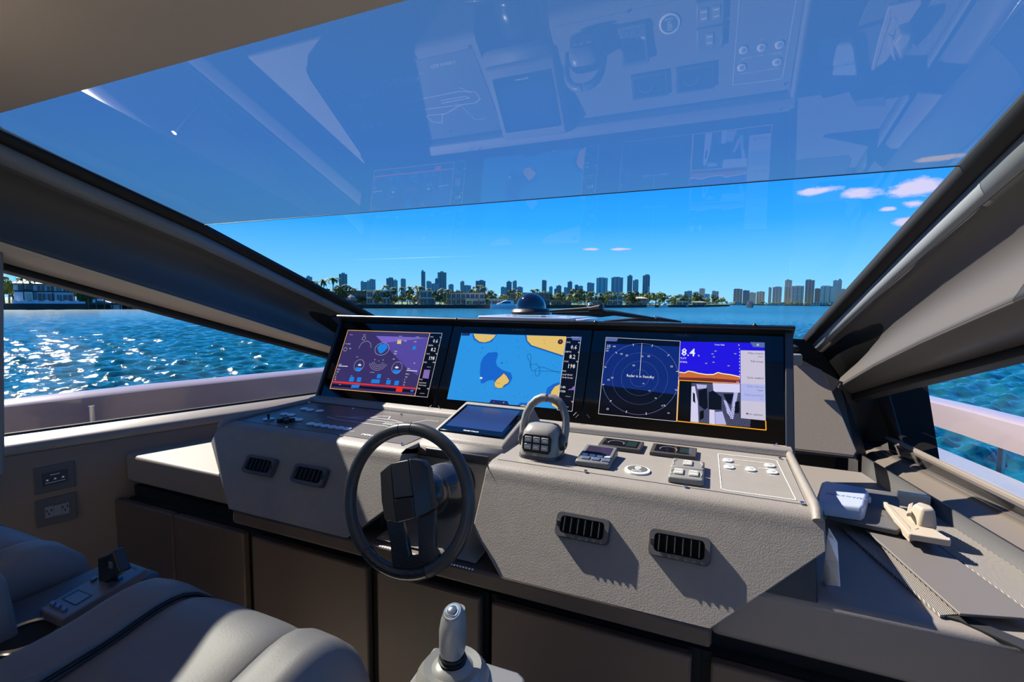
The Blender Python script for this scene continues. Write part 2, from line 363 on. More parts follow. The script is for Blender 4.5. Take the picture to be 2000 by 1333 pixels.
mb.build('sill_face', mat('sill_face', (96, 88, 80), .35, bump=.05, bscale=300), wR, smooth=30, thick=.004)
# front right corner: black facets between beam end, window front edge and dash side panel
T2 = at(1640, 745, 'Y', 2.13); O2 = at(1712, 768, 'Y', 2.22); C2 = at(1683, 862, 'Z', .80); G2 = at(1742, 860, 'Z', .845)
mb = MB().add([T2, O2, G2, C2], [(0, 1, 2, 3)]); q1 = mb.build('corner_panel', dark, wR, thick=.006)
mb = MB().add([O2, O2+Vector((.03, -.04, 0)), G2+Vector((.02, -.05, 0)), G2], [(0, 1, 2, 3)]); mb.build('window_seal', rubber, wR, thick=.006)
# dark bulkhead closing the space below the windshield on both sides of the display housing
mb = MB(); z0 = .60
mb.add([(XC-1.45, 2.2, z0), (XC+1.55, 2.3, z0), (XC+1.45, 2.35, 1.20), (XC-1.45, 2.35, 1.20)], [(0, 1, 2, 3)])
mb.add([(XC-1.45, 2.2, 0), (XC+1.55, 2.3, 0), (XC+1.55, 2.3, .6), (XC-1.45, 2.2, .6)], [(0, 1, 2, 3)])
struct(mb.build('wall_front', gap, thick=.02), 'black bulkhead under the windshield')
# windshield bottom frame seen right of the display housing
fa = at(1500, 676, 'Y', 2.15); fb = at(1556, 680, 'Y', 2.15)
mb = MB().b2((fb.x-.06, 2.14, fa.z-.02), (fb.x+.01, 2.22, fa.z+.004)); struct(mb.build('trim_9', rubber, bevel=.01), 'black windshield foot frame at the right corner')
mb = MB().b2((fb.x-.05, 2.08, fa.z-.065), (fb.x+.012, 2.11, fa.z-.022)); struct(mb.build('trim_10', greystrip, bevel=.006), 'grey end piece below the right windshield corner')
# right beam end filler (dark)
mb = MB().add([at(1540, 690, 'Y', 2.26), at(1640, 745, 'Y', 2.20), at(1683, 862, 'Y', 2.20), at(1702, 922, 'Y', 2.16), at(1672, 897, 'Y', 2.12), at(1546, 885, 'Y', 2.12)], [(0, 1, 2, 3, 4, 5)])
struct(mb.build('trim_11', dark, thick=.01), 'dark trim behind the beige side panel')
# floor and rear
struct(MB().b2((XC-1.75, -6.5, -.06), (XC+1.75, 2.3, 0)).build('floor', mat('floor_carpet', (232, 224, 210), .8, var=.04)), 'cabin floor')
mbk = MB().b2((XC-1.75, -3.95, 0), (XC-1.45, -3.9, 1.9)); mbk.b2((XC+1.45, -3.95, 0), (XC+1.75, -3.9, 1.9)); mbk.b2((XC-1.5, -3.95, 1.8), (XC+1.5, -3.9, 1.9)); struct(mbk.build('wall_back', walltan), 'cabin wall behind the helm seats')
# ------------------------------------------------------------------ outside: decks, rails, bow
def deck(sgn, name, label):
    mb = MB(); mb.loft([[Vector((XC+sgn*a, y, za)) for a, za in ((wi_, .40), (w, .40), (w+.02, .50), (w+.12, .52), (w+.16, .40), (w+.1, -1.55))] for y, w, wi_ in ((-4, 2.35, 1.84), (0, 2.3, 1.84), (.8, 2.25, 1.72), (1.5, 2.2, 1.48), (2.3, 2.08, 1.28), (3, 1.95, 1.05), (5, 1.45, .6), (7, .8, .3), (8.5, .1, .02))], caps=False, closed=False)
    return struct(mb.build(name, mat('gelcoat_deck', (118, 122, 134), .2, coat=.4), smooth=30), label)
deck(-1, 'deck_left', 'pale side deck outside the left window'); deck(1, 'deck_right', 'pale side deck outside the right window')
def bow(u, v):
    y = 2.45+5.5*v; w = 1.25*(1-v**2.2)+.02; return Vector((XC+w*(2*u-1), y, .98-.25*v-.35*abs(2*u-1)**4))
struct(MB().grid(bow, 16, 14).build('deck_bow', gel, smooth=60, thick=.03), 'pale foredeck beyond the windshield')
def rail(name, label, top, w_in, hgt, wid, M):      # top: picture points of the inner top edge
    P = [at(px, py, 'X', XC+w_in(px)) for px, py in top]
    d = (P[1]-P[0]); P = [P[0]-d*1.2] + P + [P[-1]+(P[-1]-P[-2])*1.5]
    s_ = -1 if P[0].x < XC else 1; root = thing(name, label, 'handrail', (P[1].x, P[1].y, P[1].z-hgt))
    mb = MB(); mb.loft([[p, p+Vector((s_*wid*.12, 0, .012)), p+Vector((s_*wid, 0, .018)), p+Vector((s_*wid*1.1, 0, -.03)), p+Vector((s_*wid*.9, 0, -hgt)), p+Vector((s_*wid*.15, 0, -hgt))] for p in P]); mb.build('rail', M, root, smooth=40)
    return root, P
rl, PL = rail('deck_rail', 'pinkish grey deck rail with upright post outside the left window', [(5, 797), (320, 760), (635, 727)], lambda px: -2.25+.25*px/640, .34, .14, gelp)
pp = at(172, 800, 'X', XC-2.17); MB().tube([pp+Vector((.03, 0, -.5)), pp+Vector((.03, 0, .02))], .014, 10).build('post', chrome, rl, smooth=60)
rr, PR = rail('deck_rail', 'pinkish grey deck rail on a steel post outside the right window', [(1739, 767), (1870, 799), (2000, 834)], lambda px: 2.02+.16*(px-1739)/261, .155, .13, gelp)
pp = at(1932, 905, 'X', XC+2.16); MB().tube([pp+Vector((.05, 0, -.35)), pp+Vector((.05, 0, .09))], .018, 10).build('post', chrome, rr, smooth=60)
# dome on a white pedestal beyond the windshield
dY = 3.1; dc = at(1037, 613, 'Y', dY); sc_ = dY/math.cos(0)/FPX
pr = thing('deck_pedestal', 'pale grey deck pedestal under the black dome beyond the displays', 'pedestal', (dc.x, dY, .9))
a = at(930, 628, 'Y', dY-.2); b = at(1114, 628, 'Y', dY-.2); t0 = at(935, 617, 'Y', dY-.2).z
mb = MB(); mb.prism([(a.x, dY-.2, .85), (b.x, dY-.2, .85), (b.x, dY-.2, t0-.005), (a.x+.012, dY-.2, t0)], (0, .5, 0)); mb.build('body', gel, pr, bevel=.008)
b2 = at(1143, 620, 'Y', dY-.1); mb = MB().b2((b.x, dY-.1, .85), (b2.x, dY+.25, t0-.012)); mb.build('step', gel, pr, bevel=.01)
dm = thing('deck_dome', 'glossy black camera dome on the foredeck pedestal', 'dome', (dc.x, dY, dc.z))
rr_ = (at(1065, 600, 'Y', dY).x-at(1010, 600, 'Y', dY).x)/2
MB().lathe([(rr_*1.3, -.006), (rr_*1.32, .012), (rr_*1.2, .03), (rr_*1.05, .036)], (dc.x, dY, dc.z), (0, 0, 1), 28).build('base_ring', black, dm, smooth=40)
MB().lathe([(rr_*math.cos(t), .034+rr_*1.05*math.sin(t)) for t in [i*math.pi/20 for i in range(0, 10)]]+[(.002, .034+rr_*1.05)], (dc.x, dY, dc.z), (0, 0, 1), 28).build('dome_shell', mat('dome_glass', (16, 14, 16), .06, coat=1), dm, smooth=60)
# wiper lying on the windshield
wn = Vector((0, .42, 1)).normalized(); wp0 = Vector((0, 2.21, gz(2.21)+.05))
wq = lambda x, y: atp(x, y, wp0, wn)
wi = thing('windshield_wiper', 'black windshield wiper with two arms lying beyond the right display', 'wiper', wq(1285, 625))
MB().tube([wq(1075, 608), wq(1150, 604), wq(1172, 601)], [.006, .010, .013], 6).build('blade', rubber, wi)
MB().tube([wq(1078, 612), wq(1150, 612), wq(1172, 612), wq(1200, 612), wq(1285, 624)], [.006, .014, .02, .012, .006], 6).build('lower_arm', black, wi, smooth=40)
MB().b2(tuple(wq(1158, 607)-Vector((.015, .02, .012))), tuple(wq(1172, 607)+Vector((.015, .02, .03)))).build('joint', black, wi, bevel=.004)
MB().tube([wq(1180, 628), wq(1230, 625), wq(1285, 624), wq(1330, 629)], [.004, .008, .012, .004], 6).build('upper_arm', black, wi, smooth=40)
MB().ball(wq(1281, 624)+Vector((0, -.02, .01)), .007).build('pivot_bolt', chrome, wi, smooth=60); MB().ball(wq(1158, 611)+Vector((0, -.02, .01)), .006).build('joint_bolt', chrome, wi, smooth=60)
# ------------------------------------------------------------------ sea
SEA = EYE.z-2.9
def seamat():
    M = bpy.data.materials.new('sea_water'); M.use_nodes = True; nt = M.node_tree; N = nt.nodes; L = nt.links; b = N['Principled BSDF']
    b.inputs['Base Color'].default_value = (.003, .062, .088, 1); b.inputs['Roughness'].default_value = .06; b.inputs['IOR'].default_value = 1.33; b.inputs['Specular IOR Level'].default_value = .5
    tc = N.new('ShaderNodeTexCoord'); nz = N.new('ShaderNodeTexNoise'); nz.inputs['Scale'].default_value = 7; nz.inputs['Detail'].default_value = 4; L.new(tc.outputs['Object'], nz.inputs['Vector'])
    ge = N.new('ShaderNodeNewGeometry'); ln = N.new('ShaderNodeVectorMath'); ln.operation = 'LENGTH'; L.new(ge.outputs['Position'], ln.inputs[0])
    mr = N.new('ShaderNodeMapRange'); L.new(ln.outputs['Value'], mr.inputs[0]); mr.inputs[1].default_value = 30; mr.inputs[2].default_value = 170; mr.inputs[3].default_value = .06; mr.inputs[4].default_value = .26; L.new(mr.outputs[0], b.inputs['Roughness'])   # ripples too fine to build become gloss
    bp = N.new('ShaderNodeBump'); bp.inputs['Strength'].default_value = .5; bp.inputs['Distance'].default_value = .05; L.new(nz.outputs['Fac'], bp.inputs['Height']); L.new(bp.outputs[0], b.inputs['Normal'])
    MATS['sea_water'] = M; return M
import numpy as np
def waves():
    rg = np.random.default_rng(5); nr, na = 760, 620
    r = 2.6*np.exp(np.linspace(0, math.log(320/2.6), nr)); th = np.linspace(R(-80), R(45), na)
    X = np.outer(r, np.sin(th)); Y = np.outer(r, np.cos(th)); dr = np.outer(r*math.log(320/2.6)/nr, np.ones(na)); Z = np.zeros_like(X)
    for _ in range(60):
        lam = math.exp(rg.uniform(math.log(.26), math.log(2.1))); a = R(-60)+rg.normal(0, .7); k = 2*math.pi/lam
        amp = .0125*lam**.95*np.clip((lam/dr-2.0)/2.0, 0, 1); ph = k*(X*math.sin(a)+Y*math.cos(a))+rg.uniform(0, 6.28); Z += amp*(np.sin(ph)+.25*np.sin(2*ph+1.3))
    Z -= .0*r[:, None]; V = np.stack([X, Y, Z], -1).reshape(-1, 3); idx = np.arange(nr*na).reshape(nr, na)
    F = np.stack([idx[:-1, :-1], idx[:-1, 1:], idx[1:, 1:], idx[1:, :-1]], -1).reshape(-1, 4)
    me = bpy.data.meshes.new('sea_water'); me.vertices.add(len(V)); me.vertices.foreach_set('co', V.ravel()); me.loops.add(F.size); me.loops.foreach_set('vertex_index', F.ravel()[::1].astype(np.int32)); me.polygons.add(len(F)); me.polygons.foreach_set('loop_start', np.arange(0, F.size, 4, dtype=np.int32)); me.polygons.foreach_set('use_smooth', np.ones(len(F), bool)); me.update(calc_edges=True); me.flip_normals()
    o = bpy.data.objects.new('sea_water', me); COL.objects.link(o); o.location = (0, 0, SEA); me.materials.append(seamat()); return o
struct(waves(), 'rippled blue-green bay water')
mb = MB(); mb.add([(-5000, -3000, SEA-.35), (5000, -3000, SEA-.35), (5000, 6000, SEA-.35), (-5000, 6000, SEA-.35)], [(0, 1, 2, 3)])
struct(mb.build('sea_plain', MATS['sea_water']), 'open bay water toward the horizon')
# ------------------------------------------------------------------ helm console
Vx = Vector((1, 0, 0))
con = thing('helm_console', 'grey leather helm console with two chamfered wings around the wheel bay', 'console', (XC, 1.3, .60))
FT = Vector((0, 1.172, .870)); FB = Vector((0, 1.050, .668)); FD = (FT-FB).normalized(); FN = Vector((0, -FD.z, FD.y))
PROF = [(1.645, .897), (1.22, .90), (1.203, .8988), (1.188, .8945), (1.178, .884), FT.yz]
for z_ in (.852, .835, .80, .775, .75, .72, .69, .668): PROF.append((FT.y+(FB.y-FT.y)*(FT.z-z_)/(FT.z-FB.z), z_))
def wing(name, outer, inner, s):       # outer/inner X at full height, s=+1 right wing, -1 left wing
    mb = MB(); rings = []
    for y, z in PROF:
        xo = outer if z >= .835 else outer - s*(.22*(.835-z)/.17)
        xi = inner if z >= .75 else inner + s*(.105*(.75-z)/.085)
        A, B = (xi, xo) if s > 0 else (xo, xi)
        dA, dB = (.15, .05) if s > 0 else (.05, .15); zz = z-.06 if y > 1.2 else z-.012
        rings.append([Vector((A, y+dA, zz)), Vector((A, y, z)), Vector(((A+B)/2, y, z)), Vector((B, y, z)), Vector((B, y+dB, zz))])
    mb.loft(rings, caps=False, closed=False); return mb.build(name, leather, con, bevel=.012, seg=3)
wing('left_wing', -1.654, -.85, -1); wing('right_wing', .234, -.57, 1)
# centre bridge, bay walls and floor
mb = MB(); mb.loft([[Vector((-.86, y, z)), Vector((-.56, y, z))] for y, z in ((1.645, .897), (1.30, .899), (1.275, .897), (1.266, .888), (1.266, .868), (1.272, .862))], caps=False, closed=False); mb.build('centre_bridge', leather, con, smooth=60, thick=.004)
mb = MB(); mb.loft([[Vector((-.87, y, z)), Vector((-.55, y, z))] for y, z in ((1.268, .862), (1.262, .850), (1.158, .680), (1.145, .672), (1.08, .669))], caps=False, closed=False); mb.build('wheel_bay', mat('bay_leather', (122, 116, 109), .6, bump=.4, bscale=120), con, smooth=30, thick=.004)
mb = MB(); mb.loft([[Vector((-.82, 1.262, .892)), Vector((-.60, 1.262, .892))], [Vector((-.82, 1.268, .865)), Vector((-.60, 1.268, .865))]], caps=False, closed=False); mb.build('bay_pocket', armm, con, thick=.008, bevel=.004)
# body under the wings
for x0_, x1_ in ((-1.60, -.89), (-.53, .222)): MB().prism([(x0_, 1.135, .655), (x0_, 1.135, .73), (x0_, 1.205, .86), (x0_, 1.6, .86), (x0_, 1.6, .655)], (x1_-x0_, 0, 0)).build('under_body', dark, con, bevel=.004)
# lip board running under the wings, with stitched edge
MB().b2((-1.43, 1.056, .618), (.02, 1.16, .664)).build('lower_lip', lipm, con, bevel=.008)
mb = MB()
for i in range(34): mb.b2((-.84+i*.0088, 1.054, .6635), (-.84+i*.0088+.0045, 1.058, .6655))
mb.build('stitching', white, con, kind='stuff')
# rim bars on the console ends
for s, x in ((-1, -1.640), (1, .220)):
    MB().tube([(x, 1.62, .903), (x, 1.22, .9055), (x, 1.195, .90), (x, 1.178, .886)], .011, 10).build('edge_roll', leather, con, smooth=60)
# back step below the displays
mb = MB(); mb.prism([(-1.655, 1.60, .897), (-1.655, 1.612, .915), (-1.655, 1.66, .918), (-1.655, 1.66, .88)], (1.885, 0, 0)); mb.build('back_step', leather, con, bevel=.004)
MB().b2((-1.62, 1.588, .898), (.20, 1.598, .9015)).build('seam', gap, con)
# equipment plates
ZP = .9025
def P3(x, y, z=ZP): return at(x, y, 'Z', z)
q3 = lambda x, y: (500+x/5.263, 780+y/5.263)
pl = MB(); pl.prism([(-1.625, 1.585, .8985), (-1.625, 1.235, .8985), (-.875, 1.235, .8985), (-.875, 1.585, .8985)], (0, 0, .003)); pl.build('switch_plate', carbon, con)
pr_ = MB(); pr_.prism([(-.555, 1.585, .8985), (-.555, 1.225, .8985), (.205, 1.225, .8985), (.205, 1.585, .8985)], (0, 0, .003)); pr_.build('equipment_plate', mat('plate_grey', (124, 119, 113), .5, bump=.1, bscale=300, var=.04, vscale=20), con)
def disc(c, rx, ry, h, n=18):
    return [[Vector((c[0]+rx*k2*math.cos(2*math.pi*k/n), c[1]+ry*k2*math.sin(2*math.pi*k/n), c[2]+hh)) for k in range(n)] for hh, k2 in ((0, 1), (h*.7, 1), (h, .88))]
bst = mat('button_white', (225, 226, 228), .35)
for xy in ((545, 42), (997, 100), (1495, 160), (1500, 465), (873, 375), (315, 292)):
    p = P3(*q3(*xy)); MB().loft(disc(p, .005, .005, .004, 10)).build('screw', chrome, con, smooth=40)
for x, y in ((1144, 922), (1339, 951), (1567, 984), (1523.6, 896.6)):
    p = P3(x, y); MB().loft(disc(p, .005, .005, .004, 10)).build('screw', chrome, con, smooth=40)
lbtn = mat('button_pale', (190, 205, 222), .35)
for xy in ((497, 103), (557, 115), (655, 124), (290, 157), (362, 165), (378, 205), (440, 216), (565, 258), (640, 268), (712, 279), (785, 290), (860, 300), (937, 310)):
    p = P3(*q3(*xy)); MB().loft(disc(p, .0155, .0155, .004)).build('push_button', lbtn, con, smooth=40)
for xy in ((248, 235), (305, 220), (312, 243), (367, 230)):
    p = P3(*q3(*xy)); MB().box(p+Vector((0, 0, .006)), (.017, .017, .014)).build('cube_button', black, con, bevel=.002)
p = P3(*q3(130, 212)); tg = MB().loft(disc(p, .02, .02, .004)).build('toggle_base', chrome, con, smooth=40); MB().tube([p, p+Vector((0, 0, .016)), p+Vector((0, 0, .022))], [.004, .004, .006], 8).build('toggle_stick', black, tg, smooth=40)
YV = Vector((0, 1, 0))
pm = MB(); pline = lambda mb, P, w=.0012, z=ZP+.0004: [mb.add([Vector((a[0], a[1], z))+n_*w, Vector((a[0], a[1], z))-n_*w, Vector((b[0], b[1], z))-n_*w, Vector((b[0], b[1], z))+n_*w], [(0, 1, 2, 3)]) for a, b in zip(P, P[1:]) for n_ in [Vector((-(b[1]-a[1]), b[0]-a[0], 0)).normalized()]]
# yacht outline drawing and marks printed on the switch plate
pline(pm, [(-1.36, 1.41), (-1.30, 1.39), (-1.0, 1.385), (-.93, 1.40), (-.92, 1.43), (-.95, 1.445), (-1.34, 1.43)])
pline(pm, [(-1.28, 1.43), (-1.22, 1.465), (-1.10, 1.47), (-1.02, 1.443)]); pline(pm, [(-1.2, 1.467), (-1.18, 1.50), (-1.14, 1.51), (-1.12, 1.47)]); pline(pm, [(-1.1, 1.41), (-.98, 1.41), (-.965, 1.42), (-1.1, 1.422)])
pline(pm, [(-1.02, 1.443), (-.98, 1.52), (-.93, 1.52)], .0008); pline(pm, [(-1.33, 1.40), (-1.36, 1.35), (-1.30, 1.33)], .0008); pline(pm, [(-.95, 1.40), (-.99, 1.37)], .0014)
for i in range(4): addtext(pm, '- -', (-1.00+i*.024, 1.535, ZP+.0004), Vx, YV, .014)
for i in range(6): pline(pm, [(-1.38+i*.048, 1.285), (-1.36+i*.048, 1.285)], .0007)
addtext(pm, 'PERSHING', (-1.075, 1.262, ZP+.0004), Vx, YV, .020, sx=1.25)
pm.build('printed_marks', white, con, kind='stuff')
# right plate print: outline, group lines and the five round buttons
pm = MB()
pline(pm, [(.024, 1.536), (.168, 1.542), (.178, 1.535), (.187, 1.241), (.040, 1.238), (.030, 1.245), (.024, 1.536)], .0009)
for y in (1.500, 1.447):
    pline(pm, [(.045, y), (.080, y)], .0007); pline(pm, [(.124, y), (.165, y)], .0007)
addtext(pm, 'COMMANDER', (.102, 1.498, ZP+.0004), Vx, YV, .0065, .5); addtext(pm, 'POWER', (.102, 1.444, ZP+.0004), Vx, YV, .0065, .5)
for x, y, t in ((.049, 1.477, 'STOP'), (.155, 1.478, 'ENGINES'), (.051, 1.418, 'ON'), (.104, 1.420, 'HOLD'), (.156, 1.421, 'START')): addtext(pm, t, (x, y-.028, ZP+.0004), Vx, YV, .006, .5)
pm.build('printed_marks', white, con, kind='stuff')
for x, y in ((.049, 1.477), (.155, 1.478), (.051, 1.418), (.104, 1.420), (.156, 1.421)):
    b_ = MB().loft(disc((x, y, ZP), .0135, .0135, .004)).build('push_button', bst, con, smooth=40); MB().loft(disc((x, y, ZP+.004), .007, .007, .0012)).build('button_cap', mat('button_grey', (150, 152, 155), .4), b_, smooth=40)
# air vents (two per wing)
slatm = mat('vent_slat', (46, 46, 50), .4)
def rrect(w, h, r, n=4):
    out = []
    for cx, cy, a0 in ((w/2-r, h/2-r, 0), (-w/2+r, h/2-r, 90), (-w/2+r, -h/2+r, 180), (w/2-r, -h/2+r, 270)):
        out += [(cx+r*math.cos(R(a0+90*k/n)), cy+r*math.sin(R(a0+90*k/n))) for k in range(n+1)]
    return out
def vent(cx, tabside):
    c = FB + FD*((.795-FB.z)/FD.z); c = Vector((cx, c.y, c.z))
    L_ = lambda u, v, d: c + Vx*u + FD*v + FN*d
    o_, i_ = rrect(.134, .060, .012), rrect(.108, .040, .009)
    mb = MB(); mb.loft([[L_(u, v, 0) for u, v in o_], [L_(u*.99, v*.98, .014) for u, v in o_], [L_(u*.97, v*.94, .018) for u, v in o_], [L_(u, v, .018) for u, v in i_], [L_(u, v, .004) for u, v in i_]], caps=False)
    f = mb.build('air_vent', mat('vent_frame', (66, 66, 70), .35), con, smooth=35)
    MB().add([L_(u, v, .0015) for u, v in i_], [tuple(range(len(i_)))]).build('vent_throat', gap, f)
    for k in range(6):
        u = -.043+k*.0172; mb = MB()
        mb.hexa([L_(u-.0012, -.019, .003), L_(u+.0012, -.019, .003), L_(u-.0012, .019, .003), L_(u+.0012, .019, .003), L_(u-.0012, -.017, .023), L_(u+.0012, -.017, .023), L_(u-.0012, .017, .023), L_(u+.0012, .017, .023)]); mb.build('slat', slatm, f)
    MB().box(L_(tabside*.0585, 0, .019), (.005, .006, .014)).build('vent_tab', slatm, f)
for cx, t in ((-1.372, 1), (-1.155, 1), (-.279, -1), (-.055, -1)): vent(cx, t)
# ------------------------------------------------------------------ display housing
SB = Vector((0, 1.652, .894)); ST = Vector((0, 1.83, 1.258)); SV = (ST-SB).normalized(); SN = Vector((0, -SV.z, SV.y))
def sp(x, v, d=0): return Vector((x, 0, 0)) + SB + SV*v + SN*d
def su(px, py, d=0): return atp(px, py, SB+SN*d, SN)
def sbox(mb, x0, x1, v0, v1, d0, d1): return mb.hexa([sp(x0, v0, d0), sp(x1, v0, d0), sp(x0, v0, d1), sp(x1, v0, d1), sp(x0, v1, d0), sp(x1, v1, d0), sp(x0, v1, d1), sp(x1, v1, d1)])
hs = thing('display_housing', 'dark grey housing with a top hood holding the three displays', 'housing', (XC, 1.72, .89))
hm = mat('housing_paint', (40, 46, 56), .35)
sbox(MB(), -1.658, .236, -.012, .405, -.06, -.012).build('back_box', hm, hs, bevel=.006)
sbox(MB(), -1.658, -1.646, -.012, .405, -.015, .012).build('side_frame', hm, hs, bevel=.003); sbox(MB(), .214, .238, -.012, .405, -.015, .012).build('side_frame', hm, hs, bevel=.003)
sbox(MB(), -1.65, .236, -.022, .004, -.03, .016).build('bottom_frame', hm, hs, bevel=.005)
mb = MB(); mb.loft([[sp(x, .385, -.06), sp(x, .398, .03), sp(x, .404, .034), sp(x, .414, .03), sp(x, .418, -.06), sp(x, .40, -.07)] for x in (-1.70, .242)]); mb.build('hood', mat('hood_black', (20, 21, 24), .3), hs, smooth=30, bevel=.003)
for px, py in ((891, 623), (1163, 628), (1474, 634)):
    p = at(px, py, 'Y', 1.80); MB().ball(p+Vector((0, 0, -.004)), .007).build('hood_screw', black, hs, smooth=60)
for a, b in (((1120, 812), (1126, 806)), ((1146, 810), (1152, 817)), ((1511, 871), (1518, 866)), ((837, 797), (843, 792)), ((856, 793), (860, 800))):
    MB().tube([su(*a, .018), su(*b, .018)], .0015, 6).build('clip', chrome, hs)
# ------------------------------------------------------------------ three multifunction displays
def quad(mb, pts, d): mb.add([su(x, y, d) for x, y in pts], [tuple(range(len(pts)))])
def line(mb, pts, w, d):
    P = [su(x, y, d) for x, y in pts]
    for a, b in zip(P, P[1:]):
        n_ = (b-a).cross(SN)
        if n_.length < 1e-9: continue
        n_ = n_.normalized()*w/2; mb.add([a+n_, a-n_, b-n_, b+n_], [(0, 1, 2, 3)])
def ring(mb, c, rx, ry, w, d, a0=0, a1=360, n=48):     # metric ring on the display plane
    for k in range(n):
        t0, t1 = R(a0+(a1-a0)*k/n), R(a0+(a1-a0)*(k+1)/n)
        q = [c + Vx*(rx+s_*w/2)*math.cos(t) + SV*(ry+s_*w/2)*math.sin(t) for t, s_ in ((t0, -1), (t0, 1), (t1, 1), (t1, -1))]; mb.add(q, [(0, 1, 2, 3)])
def ell(mb, c, rx, ry, n=24): mb.add([c + Vx*rx*math.cos(2*math.pi*k/n) + SV*ry*math.sin(2*math.pi*k/n) for k in range(n)], [tuple(range(n))])
D1, D2, D3, D4 = .0010, .0014, .0018, .0022
W_ = screen('ui_white', (225, 225, 232), 1.0)
def disp(x0, x1, label):
    t = thing('multifunction_display', label, 'display', ((x0+x1)/2, 1.65, .894), 'helm displays'); sbox(MB(), x0, x1, .004, .398, -.011, 0).build('glass_front', blackglass, t, bevel=.002)
    mb = MB(); addtext(mb, 'SIMRAD', sp((x0+x1)/2, .373, D2), Vx, SV, .014, .5, sx=1.2); mb.build('brand_print', mat('brand_grey', (88, 90, 96), .5), t, kind='stuff'); return t
def T(mb, s_, px, py, size, al=0, bold=0, sx=.85): addtext(mb, s_, su(px, py, D4), Vx, SV, size, al, bold, sx)
# left: engine and trim page with a data column
dl = disp(-1.645, -1.042, 'left wide display showing the purple engine page with an amber frame')
cl = lambda x, y: (640+x/7.692, 630+y/7.692)
mb = MB(); quad(mb, [cl(305, 118), cl(1537, 160), cl(1308, 1108), cl(32, 993)], D1); mb.build('engine_page', screen('ui_purple', (58, 50, 104), .9), dl)
mb = MB(); quad(mb, [cl(725, 205), cl(1525, 235), cl(1355, 800), cl(1190, 690)], D2); mb.build('light_wedge', screen('ui_violet', (84, 72, 158), .9), dl)
mb = MB(); quad(mb, [cl(725, 205), cl(1525, 232), cl(830, 310)], D3); mb.build('bright_wedge', screen('ui_lilac', (122, 100, 196), .9), dl)
mb = MB(); line(mb, [cl(305, 118), cl(1537, 160), cl(1308, 1108), cl(32, 993), cl(305, 118)], .0025, D3); mb.pieces('amber_frame', screen('ui_amber', (232, 172, 92), 1), dl)
mb = MB(); quad(mb, [cl(80, 880), cl(1335, 985), cl(1330, 1005), cl(75, 905)], D3); quad(mb, [cl(1032, 975), cl(1128, 985), cl(1115, 1048), cl(1022, 1040)], D4); mb.pieces('red_bar', screen('ui_red', (226, 44, 30), 1), dl)
mb = MB(); quad(mb, [cl(70, 925), cl(1330, 1020), cl(1320, 1060), cl(60, 960)], D2); mb.build('menu_bar', screen('ui_dark', (22, 18, 46), .7), dl)
mb = MB(); ub = screen('ui_blue', (28, 122, 214), 1)
for x, y, w, h in ((360, 855, 34, 36), (470, 862, 30, 36), (690, 885, 34, 30), (752, 888, 28, 30), (770, 810, 28, 34), (912, 900, 32, 36), (1035, 912, 32, 36), (415, 962, 60, 24), (1268, 1030, 22, 14)):
    quad(mb, [cl(x-w+8, y-h), cl(x+w+8, y-h+4), cl(x+w-8, y+h), cl(x-w-8, y+h-4)], D3)
for x, y, r in ((1300, 385, .0095), ): ell(mb, su(*cl(x, y), D3), r, r)
for x, y in ((470, 680), (1040, 715)):
    c = su(*cl(x, y), D3); mb.add([c+Vx*.019*math.cos(a)+SV*.019*math.sin(a) for a in [R(180+18*k) for k in range(11)]], [tuple(range(11))])
q = su(*cl(815, 400), D3); mb.add([q+Vx*a+SV*b for a, b in ((-.028, .006), (-.016, .024), (.016, .024), (.028, .006), (.016, -.012), (0, -.024), (-.016, -.012))], [tuple(range(7))])
mb.pieces('blue_controls', ub, dl)
mb = MB(); quad(mb, [cl(1052, 255), cl(1110, 257), cl(1100, 325), cl(1040, 322)], D3); mb.build('yellow_key', screen('ui_yellow', (202, 200, 110), 1), dl)
mb = MB()
for x, y, r in ((545, 240, .009), (265, 405, .009)): ring(mb, su(*cl(x, y), D3), r, r, .0008, D3)
ring(mb, su(*cl(560, 380), D3), .032, .032, .0008, D3, 0, 190); ring(mb, su(*cl(470, 645), D3), .027, .027, .0007, D3, 0, 360); ring(mb, su(*cl(1040, 680), D3), .026, .026, .0007, D3)
for k in range(4): ring(mb, su(*cl(775, 560), D3), .028+.008*k, .026+.008*k, .0006, D3, 205, 335, 20)
ring(mb, su(*cl(815, 400), D3), .038, .030, .0008, D3)
line(mb, [cl(160, 655), cl(300, 662)], .003, D3); line(mb, [cl(1185, 722), cl(1345, 733)], .003, D3)
for s_, x, y in (('0  9  43 35', 255, 330), ('192', 320, 400), ('0.1', 430, 528), ('-0.8', 970, 560), ('36.0', 1295, 300), ('8', 700, 570), ('0', 760, 590), ('8', 825, 575), ('1170', 1140, 290), ('5680', 1000, 445), ('5550', 992, 480), ('70', 1290, 625), ('7870', 1190, 707), ('1087', 165, 642), ('1000.1', 1165, 785), ('1000.1', 135, 712), ('173', 1160, 832), ('172', 130, 752), ('5', 1150, 872), ('27', 1140, 912), ('76', 1130, 952), ('4', 118, 792), ('26', 105, 830), ('78', 98, 868)): T(mb, s_, *cl(x, y), .0088)
for s_, x, y in (('FUEL TANK', 330, 190), ('STEERING', 530, 192), ('TRIM TABS', 1070, 212), ('BATTERIES', 1325, 222), ('SURFACE DRIVE', 635, 752), ('GEARS', 345, 808), ('GEARS', 895, 850), ('ALARMS', 165, 938)): T(mb, s_, *cl(x, y), .0040)
for x, y in ((480, 640), (1038, 678)):
    c = su(*cl(x, y), D4); mb.add([c+Vx*a+SV*b for a, b in ((-.010, 0), (-.007, -.004), (.007, -.004), (.010, .001), (.003, .003), (0, .007), (-.004, .003))], [tuple(range(7))])
mb.build('page_readouts', W_, dl, kind='stuff')
